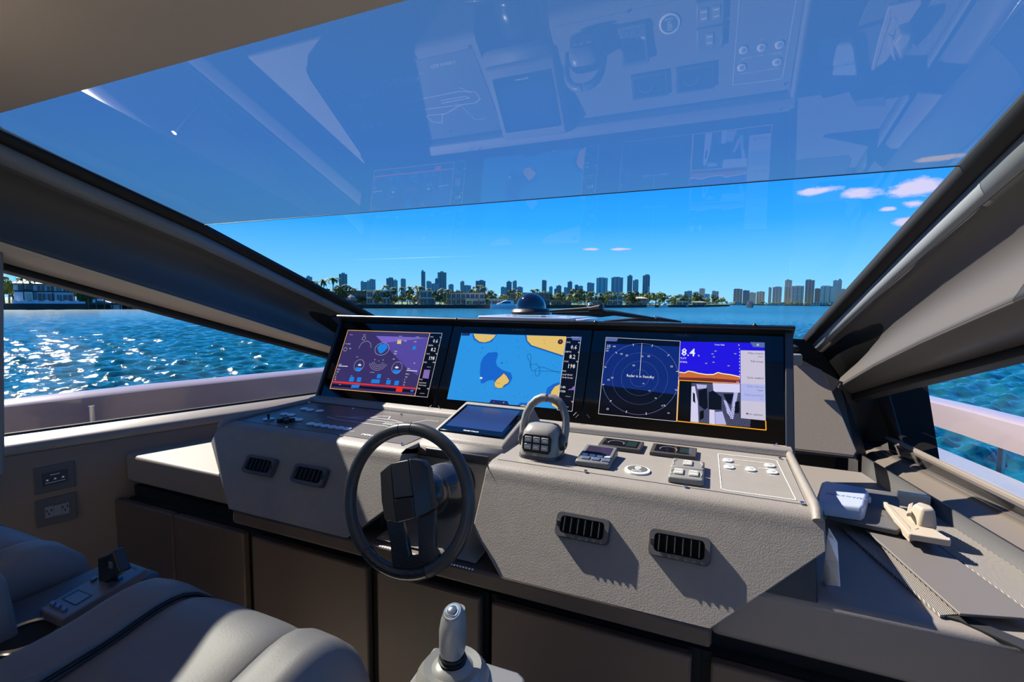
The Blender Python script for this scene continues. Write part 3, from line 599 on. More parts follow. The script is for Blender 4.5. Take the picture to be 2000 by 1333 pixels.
def datacol(t, c, corners, rows, coords):
    mb = MB(); quad(mb, corners, D1); mb.build('data_column', screen('ui_black', (6, 6, 22), .6), t)
    mb = MB(); line(mb, corners+[corners[0]], .0012, D3)
    for s_, x, y, size, al in rows: T(mb, s_, *c(x, y), size, al, .004 if size > .015 else 0)
    mb.build('data_readouts', W_, t, kind='stuff')
datacol(dl, cl, [cl(1537, 160), cl(1720, 165), cl(1497, 1127), cl(1308, 1108)], [('SOG', 1540, 228, .009, 0), ('kn', 1700, 232, .008, 1), ('0.6', 1648, 308, .024, 1), ('DEPTH', 1510, 355, .009, 0), ('ft', 1675, 358, .008, 1), ('8.2', 1617, 438, .024, 1), ('COG', 1478, 482, .009, 0), ('°M', 1640, 485, .009, 1), ('198', 1598, 568, .024, 1), ('DTD', 1440, 610, .009, 0), ('NM', 1610, 614, .009, 1), ('---.--', 1545, 682, .012, 1), ('POS', 1380, 868, .009, 0), ('N 25°47.001\'', 1372, 915, .0078, 0), ('W 80°09.362\'', 1365, 952, .0078, 0), ('TTD', 1345, 1005, .009, 0), ('NM', 1525, 1010, .009, 1), ('--:--:--', 1450, 1080, .011, 1)], None)
mb = MB(); quad(mb, [cl(1450, 712), cl(1540, 716), cl(1515, 848), cl(1422, 838)], D3); mb.build('tide_block', screen('ui_mauve', (132, 106, 178), .9), dl)
# centre: chart page
dc_ = disp(-1.038, -.43, 'centre wide display showing the blue sea chart with yellow land')
cc = lambda x, y: (880+x/7.692, 640+y/7.692)
mb = MB(); quad(mb, [cc(165, 85), cc(1738, 135), cc(1610, 1225), cc(-55, 1078)], D1); mb.build('chart_water', screen('ui_sea', (42, 146, 224), .95), dc_)
deep = screen('ui_deep', (20, 98, 200), .95); land = screen('ui_land', (222, 188, 102), .95); ink = screen('ui_ink', (14, 26, 60), .5)
mb = MB()
quad(mb, [cc(565, 380), cc(690, 368), cc(715, 400), cc(680, 520), cc(700, 580), cc(780, 640), cc(905, 680), cc(930, 760), cc(880, 850), cc(800, 900), cc(700, 850), cc(640, 790), cc(560, 800), cc(500, 838), cc(455, 840), cc(440, 690), cc(450, 540), cc(490, 450)], D2)
for x, y, r in ((773, 532, .004), (478, 305, .003)): ell(mb, su(*cc(x, y), D2), r, r)
quad(mb, [cc(325, 100), cc(350, 185), cc(430, 235), cc(520, 240), cc(620, 215), cc(690, 120), cc(700, 100)], D2); quad(mb, [cc(1120, 118), cc(1130, 200), cc(1200, 285), cc(1688, 445), cc(1695, 400), cc(1160, 110)], D2)
quad(mb, [cc(1640, 820), cc(1540, 850), cc(1450, 910), cc(1430, 1000), cc(1490, 1120), cc(1615, 1180)], D2); quad(mb, [cc(1000, 1172), cc(1050, 1130), cc(1180, 1135), cc(1210, 1190)], D2)
mb.pieces('chart_deep_water', deep, dc_)
mb = MB(); isl = [(800, 685), (845, 730), (885, 800), (860, 840), (805, 870), (770, 915), (710, 915), (665, 890), (655, 840), (690, 785), (745, 740)]
quad(mb, [cc(*p) for p in isl], D3)
c1_ = [(340, 95), (365, 165), (430, 215), (510, 230), (590, 205), (650, 160), (685, 112)]; quad(mb, [cc(*p) for p in c1_], D3)
c2_ = [(1140, 118), (1150, 200), (1215, 270), (1690, 425), (1738, 135)]; quad(mb, [cc(*p) for p in c2_], D3)
c3_ = [(1638, 850), (1560, 890), (1505, 970), (1500, 1060), (1520, 1170), (1612, 1225)]; quad(mb, [cc(*p) for p in c3_], D3); quad(mb, [cc(1040, 1180), cc(1090, 1165), cc(1170, 1195)], D3)
mb.pieces('chart_land', land, dc_)
mb = MB()
for P in (isl+[isl[0]], c1_, c2_[:4], c3_[:5]): line(mb, [cc(*p) for p in P], .0015, D4)
line(mb, [cc(*p) for p in ((1200, 610), (1195, 520), (1150, 440), (1160, 400), (1195, 398), (1210, 440), (1205, 560), (1290, 545), (1340, 610), (1345, 680), (1310, 735), (1275, 720), (1265, 640), (1340, 590), (1400, 600), (1500, 640), (1650, 690))], .0012, D4); line(mb, [cc(1205, 560), cc(1215, 650), cc(1650, 665)], .0012, D4)
rnd = random.Random(3)
for i in range(46):
    x, y = rnd.uniform(60, 1600), rnd.uniform(150, 1120)
    if not (640 < x < 900 and 680 < y < 920): ell(mb, su(*cc(x, y), D4), .0011, .0016, 6)
T(mb, 'San Marino', *cc(680, 840), .0055)
mb.build('chart_lines', ink, dc_, kind='stuff')
mb = MB(); ell(mb, su(*cc(1650, 215), D4), .0105, .0105); mb.build('compass_badge', screen('ui_maroon', (70, 24, 32), .8), dc_)
mb = MB(); quad(mb, [cc(175, 82), cc(300, 86), cc(280, 125), cc(160, 122)], D3); quad(mb, [cc(610, 1085), cc(855, 1108), cc(880, 1165), cc(580, 1138)], D4); mb.pieces('chart_keys', screen('ui_navy', (26, 46, 112), .9), dc_)
mb = MB(); T(mb, '-', *cc(640, 1130), .012); T(mb, '+', *cc(785, 1145), .012); quad(mb, [cc(1650, 190), cc(1662, 222), cc(1638, 222)], D4); quad(mb, [cc(442, 745), cc(478, 748), cc(475, 775), cc(440, 772)], D3); mb.build('chart_marks', W_, dc_, kind='stuff')
datacol(dc_, cc, [cc(1738, 150), cc(1960, 152), cc(1825, 1262), cc(1600, 1238)], [('SOG', 1740, 232, .009, 0), ('kn', 1945, 238, .009, 1), ('0.6', 1893, 328, .024, 1), ('DEPTH', 1722, 375, .009, 0), ('ft', 1930, 384, .009, 1), ('8.2', 1872, 472, .024, 1), ('COG', 1702, 520, .009, 0), ('°M', 1912, 528, .009, 1), ('198', 1866, 616, .024, 1), ('POS', 1682, 665, .009, 0), ('N 25°47.001\'', 1680, 718, .0088, 0), ('W 80°09.362\'', 1674, 762, .0088, 0), ('1.8ft', 1648, 910, .013, 0), ('STEER', 1638, 970, .010, 0), ('---.--', 1798, 1050, .012, 1), ('BTW', 1615, 1120, .010, 0), ('°M', 1838, 1132, .009, 1), ('--:--:--', 1770, 1205, .011, 1)], None)
mb = MB(); quad(mb, [cc(1762, 940), cc(1790, 920), cc(1812, 925), cc(1845, 885), cc(1872, 885), cc(1868, 942)], D3); mb.build('tide_graph', screen('ui_mauve', (132, 106, 178), .9), dc_)
mb = MB(); quad(mb, [cc(1810, 135), cc(1970, 140), cc(1962, 196), cc(1830, 190)], D3); mb.build('menu_key', screen('ui_key', (88, 104, 168), .9), dc_)
# right: radar, sonar, video and menu
dr = disp(-.427, .213, 'right wide display showing radar, sonar and an engine room video')
ca = lambda x, y: (1150+x/6.663, 640+y/6.665); cb_ = lambda x, y: (1310+x/6.348, 650+y/6.348)
mb = MB(); quad(mb, [ca(225, 128), ca(1190, 178), ca(1140, 1225), ca(125, 1125)], D1); mb.build('radar_page', screen('ui_radarbg', (6, 8, 26), .6), dr)
mb = MB(); quad(mb, [ca(222, 210), ca(1188, 250), ca(1158, 880), ca(170, 750)], D2); mb.build('radar_glow', screen('ui_radarblue', (14, 40, 118), .9), dr)
rc = su(*ca(660, 660), D3); mb = MB()
ring(mb, rc, .132, .132, .0012, D3, n=72)
for r in (.032, .064, .096): ring(mb, rc, r, r, .0005, D3)
mb.build('radar_rings', screen('ui_ring', (120, 128, 190), .7), dr, kind='stuff')
mb = MB(); line(mb, [ca(225, 128), ca(1190, 178), ca(1140, 1225), ca(125, 1125), ca(225, 128)], .0012, D3); line(mb, [ca(692, 205), ca(663, 620)], .0012, D4)
T(mb, 'Radar is in Standby', *ca(490, 640), .0135, 0, .006, .92); T(mb, '1/2', *ca(232, 255), .013, 0, .004); T(mb, 'NM', *ca(312, 255), .008); T(mb, 'HU', *ca(228, 282), .008); T(mb, 'RM', *ca(222, 312), .008)
for s_, x, y in (('1/8', 695, 738), ('1/4', 772, 832), ('3/8', 855, 928), ('1/2', 940, 1026), ('5/8', 1022, 1122)): T(mb, s_, *ca(x, y), .0065)
for k in range(12):
    a = R(k*30+15); p = rc+Vx*.134*math.cos(a)+SV*.134*math.sin(a); q = rc+Vx*.126*math.cos(a)+SV*.126*math.sin(a); n_ = (q-p).cross(SN).normalized()*.001; mb.add([p+n_, p-n_, q-n_, q+n_], [(0, 1, 2, 3)])
for x, y in ((425, 345), (495, 365), (780, 375), (585, 495), (1078, 508), (258, 682), (305, 655), (245, 1062), (693, 375)): ring(mb, su(*ca(x, y), D4), .004, .0028, .0009, D4, n=10)
mb.build('radar_readouts', W_, dr, kind='stuff')
mb = MB(); quad(mb, [ca(228, 128), ca(385, 136), ca(362, 182), ca(225, 178)], D3); quad(mb, [cb_(985, 118), cb_(1165, 124), cb_(1165, 186), cb_(1020, 178)], D4); mb.pieces('menu_keys', screen('ui_key', (88, 104, 168), .9), dr)
mb = MB(); quad(mb, [cb_(122, 110), cb_(1163, 130), cb_(1168, 660), cb_(103, 590)], D1); mb.build('sonar_page', screen('ui_sonar', (32, 12, 216), 1), dr)
bot = [(108, 490), (170, 500), (220, 478), (290, 490), (340, 505), (440, 520), (530, 520), (585, 495), (640, 510), (740, 522), (858, 548)]
mb = MB(); quad(mb, [cb_(*p) for p in bot]+[cb_(858, 600), cb_(104, 560)], D2); mb.build('sonar_bottom', screen('ui_orange', (198, 104, 48), .95), dr)
mb = MB(); quad(mb, [cb_(104, 555), cb_(480, 565), cb_(858, 592), cb_(858, 625), cb_(104, 590)], D3); mb.build('sonar_under', screen('ui_brown', (112, 44, 36), .9), dr)
mb = MB(); line(mb, [cb_(*p) for p in bot], .003, D4); mb.build('sonar_edge', screen('ui_cream', (250, 246, 190), 1), dr)
mb = MB(); T(mb, '8.4', *cb_(128, 285), .040, 0, .012, .95); T(mb, 'ft', *cb_(338, 296), .010); T(mb, '72.4°F', *cb_(118, 326), .009, 0, .004); T(mb, '200kHz', *cb_(114, 372), .009, 0, .004); T(mb, 'Sonar Hub', *cb_(545, 158), .0085, 0, .003); T(mb, '0', *cb_(836, 166), .010, 0, .004); T(mb, '10', *cb_(812, 626), .010, 0, .004)
for k in range(10): line(mb, [cb_(853, 195+k*40), cb_(853, 210+k*40)], .0016, D4)
for x, y in ((1080, 142), (1080, 152), (1080, 162)): line(mb, [cb_(x-14, y), cb_(x+14, y)], .0012, D4+.0003)
mb.build('sonar_readouts', W_, dr, kind='stuff')
mb = MB()
for x, y in ((518, 265), (440, 382), (530, 368), (718, 412), (535, 302), (800, 262), (555, 230)): ell(mb, su(*cb_(x, y), D3), .004, .002, 10)
mb.build('sonar_fish', screen('ui_green', (130, 170, 130), .9), dr, kind='stuff')
mb = MB(); quad(mb, [cb_(103, 600), cb_(1180, 700), cb_(1180, 1205), cb_(80, 1095)], D2); mb.build('video_background', screen('ui_vidblack', (5, 4, 8), .5), dr)
# engine room camera picture: walls, machinery, walkway
lav, lav2, gry, blk = screen('ui_lavender', (178, 178, 224), .95), screen('ui_palelav', (208, 204, 236), .95), screen('ui_steel', (72, 76, 108), .9), screen('ui_vdark', (12, 12, 24), .5)
mb = MB(); quad(mb, [cb_(258, 625), cb_(858, 640), cb_(858, 1062), cb_(990, 1075), cb_(985, 1175), cb_(245, 1110)], D3); mb.build('video_room', gry, dr)
mb = MB(); quad(mb, [cb_(520, 625), cb_(858, 640), cb_(858, 745), cb_(530, 735)], D4); quad(mb, [cb_(258, 670), cb_(300, 665), cb_(335, 860), cb_(345, 1115), cb_(245, 1105)], D4); quad(mb, [cb_(480, 955), cb_(545, 962), cb_(550, 1140), cb_(478, 1130)], D4); mb.pieces('video_panels', lav2, dr)
mb = MB(); quad(mb, [cb_(785, 735), cb_(835, 738), cb_(775, 1075), cb_(735, 1065)], D4); quad(mb, [cb_(655, 830), cb_(690, 850), cb_(755, 1000), cb_(740, 1050), cb_(700, 1000)], D4); quad(mb, [cb_(550, 985), cb_(640, 980), cb_(690, 1145), cb_(555, 1138)], D4); quad(mb, [cb_(318, 640), cb_(450, 650), cb_(440, 690), cb_(330, 700)], D4); mb.pieces('video_floor', lav, dr)
mb = MB(); D5 = .0026
for P in ([(340, 720), (450, 690), (460, 930), (420, 960), (350, 900)], [(470, 740), (530, 720), (630, 800), (630, 960), (470, 950)], [(650, 760), (780, 760), (740, 900), (690, 850)], [(800, 860), (850, 850), (850, 1000), (790, 1000)], [(360, 980), (410, 960), (410, 1060), (360, 1090)], [(275, 740), (300, 760), (305, 880), (275, 850)]): quad(mb, [cb_(*p) for p in P], D5)
mb.pieces('video_machinery', blk, dr)
mb = MB()
for i in range(11):
    for j in range(9):
        x, y = 645+i*30+j*9, 905+j*27+i*5
        if y < 1150+ (x-645)*.09 and x < 985 and not (690 < x < 850 and y < 1050 and x-690 < (1080-y)*.3): quad(mb, [cb_(x-6, y-5), cb_(x+6, y-4), cb_(x+6, y+5), cb_(x-6, y+4)], D5)
mb.build('video_grating', blk, dr, kind='stuff')
mb = MB(); line(mb, [cb_(103, 592), cb_(860, 632)], .0025, D4+.001); line(mb, [cb_(103, 592), cb_(78, 1098), cb_(1182, 1210), cb_(1178, 1095)], .0028, D4+.001); mb.pieces('amber_frame', screen('ui_amber2', (250, 170, 30), 1), dr)
mb = MB(); quad(mb, [cb_(865, 220), cb_(1166, 226), cb_(1178, 1092), cb_(868, 1062)], D5+.0004); mb.build('menu_panel', screen('ui_menu', (198, 192, 212), .95), dr)
mb = MB(); quad(mb, [cb_(867, 632), cb_(1172, 648), cb_(1174, 862), cb_(868, 842)], D5+.0007); mb.build('menu_highlight', screen('ui_menublue', (172, 178, 228), .95), dr)
def menu(rows, M, nm):
    mb = MB()
    for s_, y, sz in rows: addtext(mb, s_, su(*cb_(1146, y), D5+.0012), Vx, SV, sz, 1, .004, .9)
    mb.build(nm, M, dr, kind='stuff')
menu((('Video source', 272, .0095), ('Video1', 308, .0065), ('Full screen', 374, .0095), ('Cycle enabled', 580, .0095), ('3 items', 728, .0065), ('More options·', 1036, .0095)), screen('ui_menutext', (24, 22, 34), .4), 'menu_text')
menu((('Cycle sources', 688, .0095), ('Cycle period (s)', 796, .0095), ('60 s', 832, .006)), screen('ui_menudim', (122, 124, 178), .9), 'menu_dim_text')
# ------------------------------------------------------------------ beige side panel right of the displays
pn_ = Vector((0, -.8, .6)); pq_ = Vector((0, 1.95, .836))
pp = [atp(x, y, pq_, pn_) for x, y in ((1543, 714), (1590, 716), (1604, 722), (1614, 736), (1674, 882), (1668, 891), (1546, 877))]
mb = MB(); mb.prism(pp, pn_*-.014); struct(mb.build('trim_12', leather2, bevel=.003), 'flat beige leather panel with slanted edge right of the displays')
# ------------------------------------------------------------------ touch tablet on its pod
tp = thing('touch_tablet', 'blue touch tablet on a raised grey pod behind the wheel', 'tablet', (-.715, 1.45, .90))
def tpt(x, k, d=0): return Vector((x, 1.32+.27*k, .912+.062*k)) + Vector((0, -.22, 1)).normalized()*d
mb = MB(); mb.loft([[tpt(-.866, -.12, -.03), tpt(-.85, 0, 0), tpt(-.85, 1, 0), tpt(-.87, 1.06, -.065)], [tpt(-.564, -.12, -.03), tpt(-.58, 0, 0), tpt(-.58, 1, 0), tpt(-.56, 1.06, -.065)]]); mb.build('pod', leather, tp, bevel=.006)
tx = [tpt(-.833, .13), tpt(-.597, .13), tpt(-.597, .88), tpt(-.833, .88)]; nn = Vector((0, -.22, 1)).normalized()
mb = MB(); mb.prism(tx, nn*.006); mb.build('glass', blackglass, tp, bevel=.003)
mb = MB(); mb.add([tpt(x, k, .0068) for x, k in ((-.818, .24), (-.612, .24), (-.612, .82), (-.818, .82))], [(0, 1, 2, 3)]); mb.build('screen', screen('tablet_blue', (52, 78, 140), .8), tp)
mb = MB(); addtext(mb, 'TEAM ITALIA', tpt(-.715, .165, .0068), Vx, Vector((0, .97, .22)), .010, .5, .004); mb.build('brand_print', white, tp, kind='stuff')
# ------------------------------------------------------------------ engine throttle
th = thing('engine_throttle', 'twin lever engine throttle with six keys on a grey and black base', 'throttle', (-.452, 1.31, .902))
tcx, tcy = -.452, 1.312
grey1 = mat('throttle_grey', (124, 121, 117), .35, coat=.2); grey2 = mat('throttle_dark', (62, 62, 66), .35)
def rr3(w, d, r, z, dy=0): return [Vector((tcx+x, tcy+dy+y, z)) for x, y in rrect(w, d, r, 3)]
MB().loft([rr3(.124, .105, .03, .901), rr3(.122, .103, .03, .912)]).build('base_plate', grey2, th, smooth=40)
MB().loft([rr3(.118, .10, .03, .912), rr3(.112, .096, .028, .945, .002), rr3(.104, .085, .026, .975, .006), rr3(.088, .06, .024, .990, .010), rr3(.05, .03, .014, .995, .012)]).build('body', grey1, th, smooth=50)
kf = lambda u, v, d=0: Vector((tcx+u, tcy-.0540+.012*v/.06-d*.98, .918+v+d*.2))
MB().prism([kf(u, v, -.002) for u, v in ((-.036, .004), (.036, .004), (.043, .014), (.044, .046), (.036, .056), (-.036, .056), (-.044, .046), (-.043, .014))], (0, -.004, .001)).build('keypad', black, th, bevel=.002)
for r_ in range(2):
    for c_ in range(3):
        mb = MB(); u, v = -.025+c_*.025, .021+r_*.020; mb.prism([kf(u+a, v+b, .002) for a, b in ((-.0098, -.0075), (.0098, -.0075), (.0098, .0075), (-.0098, .0075))], (0, -.003, .0006)); k_ = mb.build('key', mat('key_grey', (158, 158, 156), .35), th, bevel=.0012)
        mb = MB(); mb.add([kf(u+a, v+b, .0062) for a, b in ((-.005, -.0012), (.005, -.0012), (.005, .0012), (-.005, .0012))], [(0, 1, 2, 3)]); mb.build('key_mark', white, k_)
mb = MB(); addtext(mb, 'TWIN', (tcx-.004, tcy-.0512, .9145+.0055), Vx, Vector((0, .06, 1)), .0055, .5); addtext(mb, 'DISC', (tcx-.004, tcy-.052, .9145), Vx, Vector((0, .06, 1)), .0055, .5); mb.build('brand_print', white, th, kind='stuff')
for s_ in (-1, 1):
    MB().lathe([(.001, 0), (.021, 0), (.024, .004), (.024, .012), (.018, .017), (.012, .017), (.0115, .014), (.001, .014)], (tcx+s_*.054, tcy+.006, .945), (s_, 0, 0), 20).build('pivot', grey2, th, smooth=40)
    P = [(tcx+s_*x, tcy+.006+y, z) for x, y, z in ((.064, 0, .945), (.066, .012, .98), (.062, .024, 1.012), (.050, .034, 1.038), (.034, .040, 1.054), (.018, .042, 1.061), (.004, .042, 1.062))]
    MB().tube(P, [.013, .0135, .014, .015, .016, .017, .016], 10, sq=.8).build('lever', grey1 if s_ < 0 else mat('lever_grey', (112, 112, 112), .35), th, smooth=60)
# ------------------------------------------------------------------ small instruments on the right plate
ZI = .9018
def slab(name, label, cat, x0, x1, y0, y1, h, M, r=.003, tilt=0, group=None):
    t = thing(name, label, cat, ((x0+x1)/2, (y0+y1)/2, ZI), group); mb = MB()
    mb.hexa([Vector((x0, y0, ZI)), Vector((x1, y0, ZI)), Vector((x0, y1, ZI)), Vector((x1, y1, ZI)), Vector((x0+.001, y0+.001, ZI+h)), Vector((x1-.001, y0+.001, ZI+h)), Vector((x0+.001, y1, ZI+h+tilt)), Vector((x1-.001, y1, ZI+h+tilt))]); mb.build('case', M, t, bevel=r); return t
gdark = mat('gauge_case', (58, 55, 52), .4); gsc = mat('gauge_glass', (16, 15, 20), .12)
for x0, lab in ((-.318, 'slim rudder gauge next to the throttle, left of two'), (-.163, 'slim rudder gauge above the switch keys, right of two')):
    t = slab('rudder_gauge', lab, 'gauge', x0, x0+.129, 1.44, 1.532, .012, gdark, .002, group='rudder gauges')
    zt = ZI+.0126; qd = lambda a, b, c, d, z=zt: MB().add([Vector((a, c, z)), Vector((b, c, z)), Vector((b, d, z)), Vector((a, d, z))], [(0, 1, 2, 3)])
    qd(x0+.012, x0+.117, 1.452, 1.522).build('face', gsc, t); qd(x0+.082, x0+.112, 1.462, 1.512, zt+.0003).build('readout', screen('gauge_green', (52, 76, 74), .7), t)
    mb = MB()
    for k in range(28):
        a0, a1 = R(200-220*k/28), R(200-220*(k+1)/28); c = Vector((x0+.05, 1.483, zt+.0004)); mb.add([c+Vector((r*math.cos(a), r*math.sin(a), 0)) for a, r in ((a0, .023), (a0, .0245), (a1, .0245), (a1, .023))], [(0, 1, 2, 3)])
    mb.build('dial_arc', mat('dial_grey', (150, 150, 158), .5), t)
t = slab('autopilot_control', 'small autopilot control with a dark screen and row of keys right of the throttle', 'control', -.340, -.245, 1.262, 1.392, .016, mat('pilot_case', (92, 92, 94), .4), .004, tilt=.010)
ap = lambda x, k, d: Vector((x, 1.262+.13*k, ZI+.016+.010*k+d))
MB().add([ap(x, k, .0008) for x, k in ((-.328, .45), (-.257, .45), (-.257, .90), (-.328, .90))], [(0, 1, 2, 3)]).build('screen', mat('pilot_screen', (44, 38, 56), .15), t)
for k in range(4): MB().prism([ap(-.330+.021*k+a, b, 0) for a, b in ((0, .30), (.016, .30), (.016, .38), (0, .38))], (0, 0, .003)).build('key', mat('pilot_key', (196, 200, 204), .4), t, bevel=.001)
for k in range(3): MB().prism([ap(-.325+.028*k+a, b, 0) for a, b in ((0, .10), (.022, .10), (.022, .24), (0, .24))], (0, 0, .003)).build('soft_key', mat('pilot_soft', (70, 84, 108), .4), t, bevel=.001)
rk = mat('rocker_case', (112, 110, 106), .45); rkk = mat('rocker_key', (140, 138, 132), .45)
for y0, y1, n_, lab in ((1.316, 1.392, 1, 'grey switch module with a single key, behind the other'), (1.236, 1.314, 2, 'grey switch module with two keys nearest the console edge')):
    t = slab('switch_module', lab, 'switch', -.094, -.010, y0, y1, .017, rk, .004, group='switch modules'); ym = (y0+y1)/2
    for k in range(n_):
        cx = -.052 if n_ == 1 else -.070+.036*k
        q = MB().b2((cx-.012, ym-.020, ZI+.016), (cx+.012, ym+.020, ZI+.021)).build('rocker', rkk, t, bevel=.002)
        for dy in (-.010, .010): MB().b2((cx-.008, ym+dy-.002, ZI+.0208), (cx+.008, ym+dy+.002, ZI+.0216)).build('rocker_mark', white, q)
    for s_ in (-1, 1):
        MB().tube([(-.052+s_*.034, ym-.022, ZI+.0175), (-.052+s_*.037, ym, ZI+.0175), (-.052+s_*.030, ym+.024, ZI+.0175)], .0012, 6).build('ridge', rkk, t)
em = thing('compass_plate', 'oval white certification disc with dark print in the middle of the right plate', 'plate', (-.175, 1.288, ZI))
MB().loft(disc((-.175, 1.288, ZI), .033, .033, .006, 28)).build('disc', mat('disc_white', (236, 236, 232), .4), em, smooth=40)
mb = MB(); ww = Vector((-.175, 1.288, ZI+.0064))
for k in range(40):
    a0, a1 = 2*math.pi*k/40, 2*math.pi*(k+1)/40; mb.add([ww+Vector((r*math.cos(a), r*math.sin(a), 0)) for a, r in ((a0, .0), (a0, .0265), (a1, .0265))], [(0, 1, 2)])
mb.build('dark_field', mat('disc_dark', (78, 80, 76), .5), em)
mb = MB(); addtext(mb, 'RICO', ww+Vector((0, -.020, .0004)), Vx, YV, .011, .5, .006)
for i in range(4): addtext(mb, ['certified', 'compass', 'adjusted', 'here'][i] if False else 'IIIIIIIII'[:9-abs(i-1)*2], ww+Vector((0, .014-i*.0075, .0004)), Vx, YV, .008, .5, .01)
mb.build('disc_print', white, em, kind='stuff')
# ------------------------------------------------------------------ steering wheel
TAU = R(13); wa = Vector((0, -math.cos(TAU), math.sin(TAU))); wv = Vector((0, math.sin(TAU), math.cos(TAU))); wc = Vector((-.708, 1.0, .843))
sw = thing('steering_wheel', 'black leather steering wheel with carbon lower spokes on a dark column', 'steering wheel', wc)
rimm = mat('rim_leather', (56, 56, 58), .36, bump=.1, bscale=500); carb2 = weave('carbon_gloss', (34, 35, 38), (50, 52, 56), 420, .22)
ROT = R(-3)
def arc(a0, a1, n, r=.178): return [wc + (Vx*math.cos(R(a)+ROT) + wv*math.sin(R(a)+ROT))*r for a in [a0+(a1-a0)*k/n for k in range(n+1)]]
def rimseg(nm, a0, a1, M, r=.0165, n=24): return MB().tube(arc(a0, a1, n), r, 14, upv=tuple(wa)).build(nm, M, sw, smooth=60)
rimseg('rim_grip', 107, 238, rimm, n=40); rimseg('rim_grip', -58, 95, rimm, n=44); rimseg('rim_top', 95.6, 106.4, mat('rim_insert', (64, 64, 64), .3), .0162, 6); rimseg('rim_bottom', 238.6, 301.4, carb2, .0162, 18)
c7 = lambda x, y: (640+x/4.166, 820+y/4.166)
def wp(x, y, d=0): return atp(*c7(x, y), wc+wa*d, wa)
def plate(nm, pts, d0, th_, M, bev=.003): return MB().prism([wp(x, y, d0) for x, y in pts], wa*-th_).build(nm, M, sw, bevel=bev)
plate('spoke', [(470, 825), (605, 825), (640, 960), (668, 1110), (655, 1140), (560, 1215), (525, 1200), (505, 1000)], .012, .014, carb2)
plate('spoke', [(735, 800), (870, 730), (868, 1040), (890, 1075), (905, 1110), (800, 1185), (735, 1140)], .010, .014, carb2)
plate('lower_bridge', [(520, 1150), (668, 1110), (735, 1100), (900, 1090), (900, 1150), (720, 1225), (560, 1225)], .008, .014, carb2, .004)
padm = mat('hub_leather', (36, 36, 39), .42, bump=.12, bscale=400)
def facet(nm, pts): # pts with own offsets
    P = [wp(x, y, d) for x, y, d in pts]; MB().add(P+[p-wa*.03 for p in P], [tuple(range(len(P)))]+[tuple(range(len(P), 2*len(P)))[::-1]]+[(i, (i+1) % len(P), len(P)+(i+1) % len(P), len(P)+i) for i in range(len(P))]).build(nm, padm, sw, bevel=.003)
facet('hub_facet', [(425, 430, .028), (508, 358, .045), (528, 620, .055), (560, 842, .045), (462, 818, .028), (436, 660, .030)])
facet('hub_pad_upper', [(512, 356, .045), (655, 326, .045), (690, 622, .055), (536, 642, .055)])
facet('hub_pad_lower', [(537, 650, .055), (691, 630, .055), (706, 805, .045), (565, 843, .045)])
facet('hub_facet', [(660, 318, .045), (755, 335, .030), (805, 405, .026), (848, 735, .026), (710, 805, .045), (693, 625, .055)])
MB().lathe([(.040, .02), (.036, -.02), (.034, -.055), (.050, -.065), (.060, -.085), (.062, -.11), (.056, -.12), (.058, -.13), (.072, -.145), (.078, -.18), (.080, -.24), (.080, -.275)], wc, wa, 28).build('column', mat('column_black', (40, 40, 44), .28, coat=.3), sw, smooth=40)
# ------------------------------------------------------------------ counters and cabinets
ZC = .732
lc = MB(); top = [(-2.16, 1.24), (-2.13, 1.132), (-1.40, 1.132), (-1.40, 1.92), (-1.90, 1.92)]
lc.prism([(x, y, .625) for x, y in top], (0, 0, ZC-.625)); tag(lc.build('side_counter', leather2, bevel=.012, seg=3), 'beige leather side counter left of the console under the window', 'counter')
rc_ = MB(); rw = lambda k: ext(low0, low1, k)
rc_.prism([(.018, 1.13, .60), (.018, 1.30, .60), (.10, 2.12, .60), (rw(0).x+.03, 2.12, .60), (rw(1).x+.03, rw(1).y, .60), (rw(2).x+.03, rw(2).y, .60), (rw(2).x+.03, 1.13, .60)] if rw(2).y > 1.13 else [(.018, 1.13, .60), (.018, 1.30, .60), (.10, 2.12, .60), (rw(0).x+.03, 2.12, .60), (rw(1).x+.03, rw(1).y, .60), (rw(1).x+.12, 1.13, .60)], (0, 0, ZC-.60))
tag(rc_.build('side_counter', mat('right_counter', (118, 111, 106), .5, bump=.15, bscale=300), bevel=.016, seg=3), 'grey leather side counter right of the console with loose gear on it', 'counter')
cabs = [((-2.18, -1.812), (-1.806, -1.442)), ((-1.402, -.922),), ((-.887, -.549),), ((-.515, -.018),), ((.022, .50),)]
labs = ['brown leather base cabinet with two doors, farthest left under the side counter', 'brown base cabinet second from the left below the left vents', 'brown base cabinet below the steering wheel', 'wide brown base cabinet below the right wing behind the joystick', 'brown base cabinet at the lower right under the right counter']
for ds, lab in zip(cabs, labs):
    x0, x1 = ds[0][0], ds[-1][1]; t = thing('base_cabinet', lab, 'cabinet', ((x0+x1)/2, 1.3, 0), 'base cabinets below the console')
    MB().b2((x0+(.06 if x0 < -2 else -.0205), 1.132, 0), (x1+.0205, 1.55, .56)).build('carcass', gap, t)
    for a, b in ds: MB().b2((a, 1.10, .05), (b, 1.128, .558)).build('door', cabm, t, bevel=.006)
MB_ = MB().b2((-2.14, 1.16, .56), (.6, 1.55, .598)).build('plinth_rail', gap); tag(MB_, 'black recessed rail between the cabinets and the counters', 'rail')
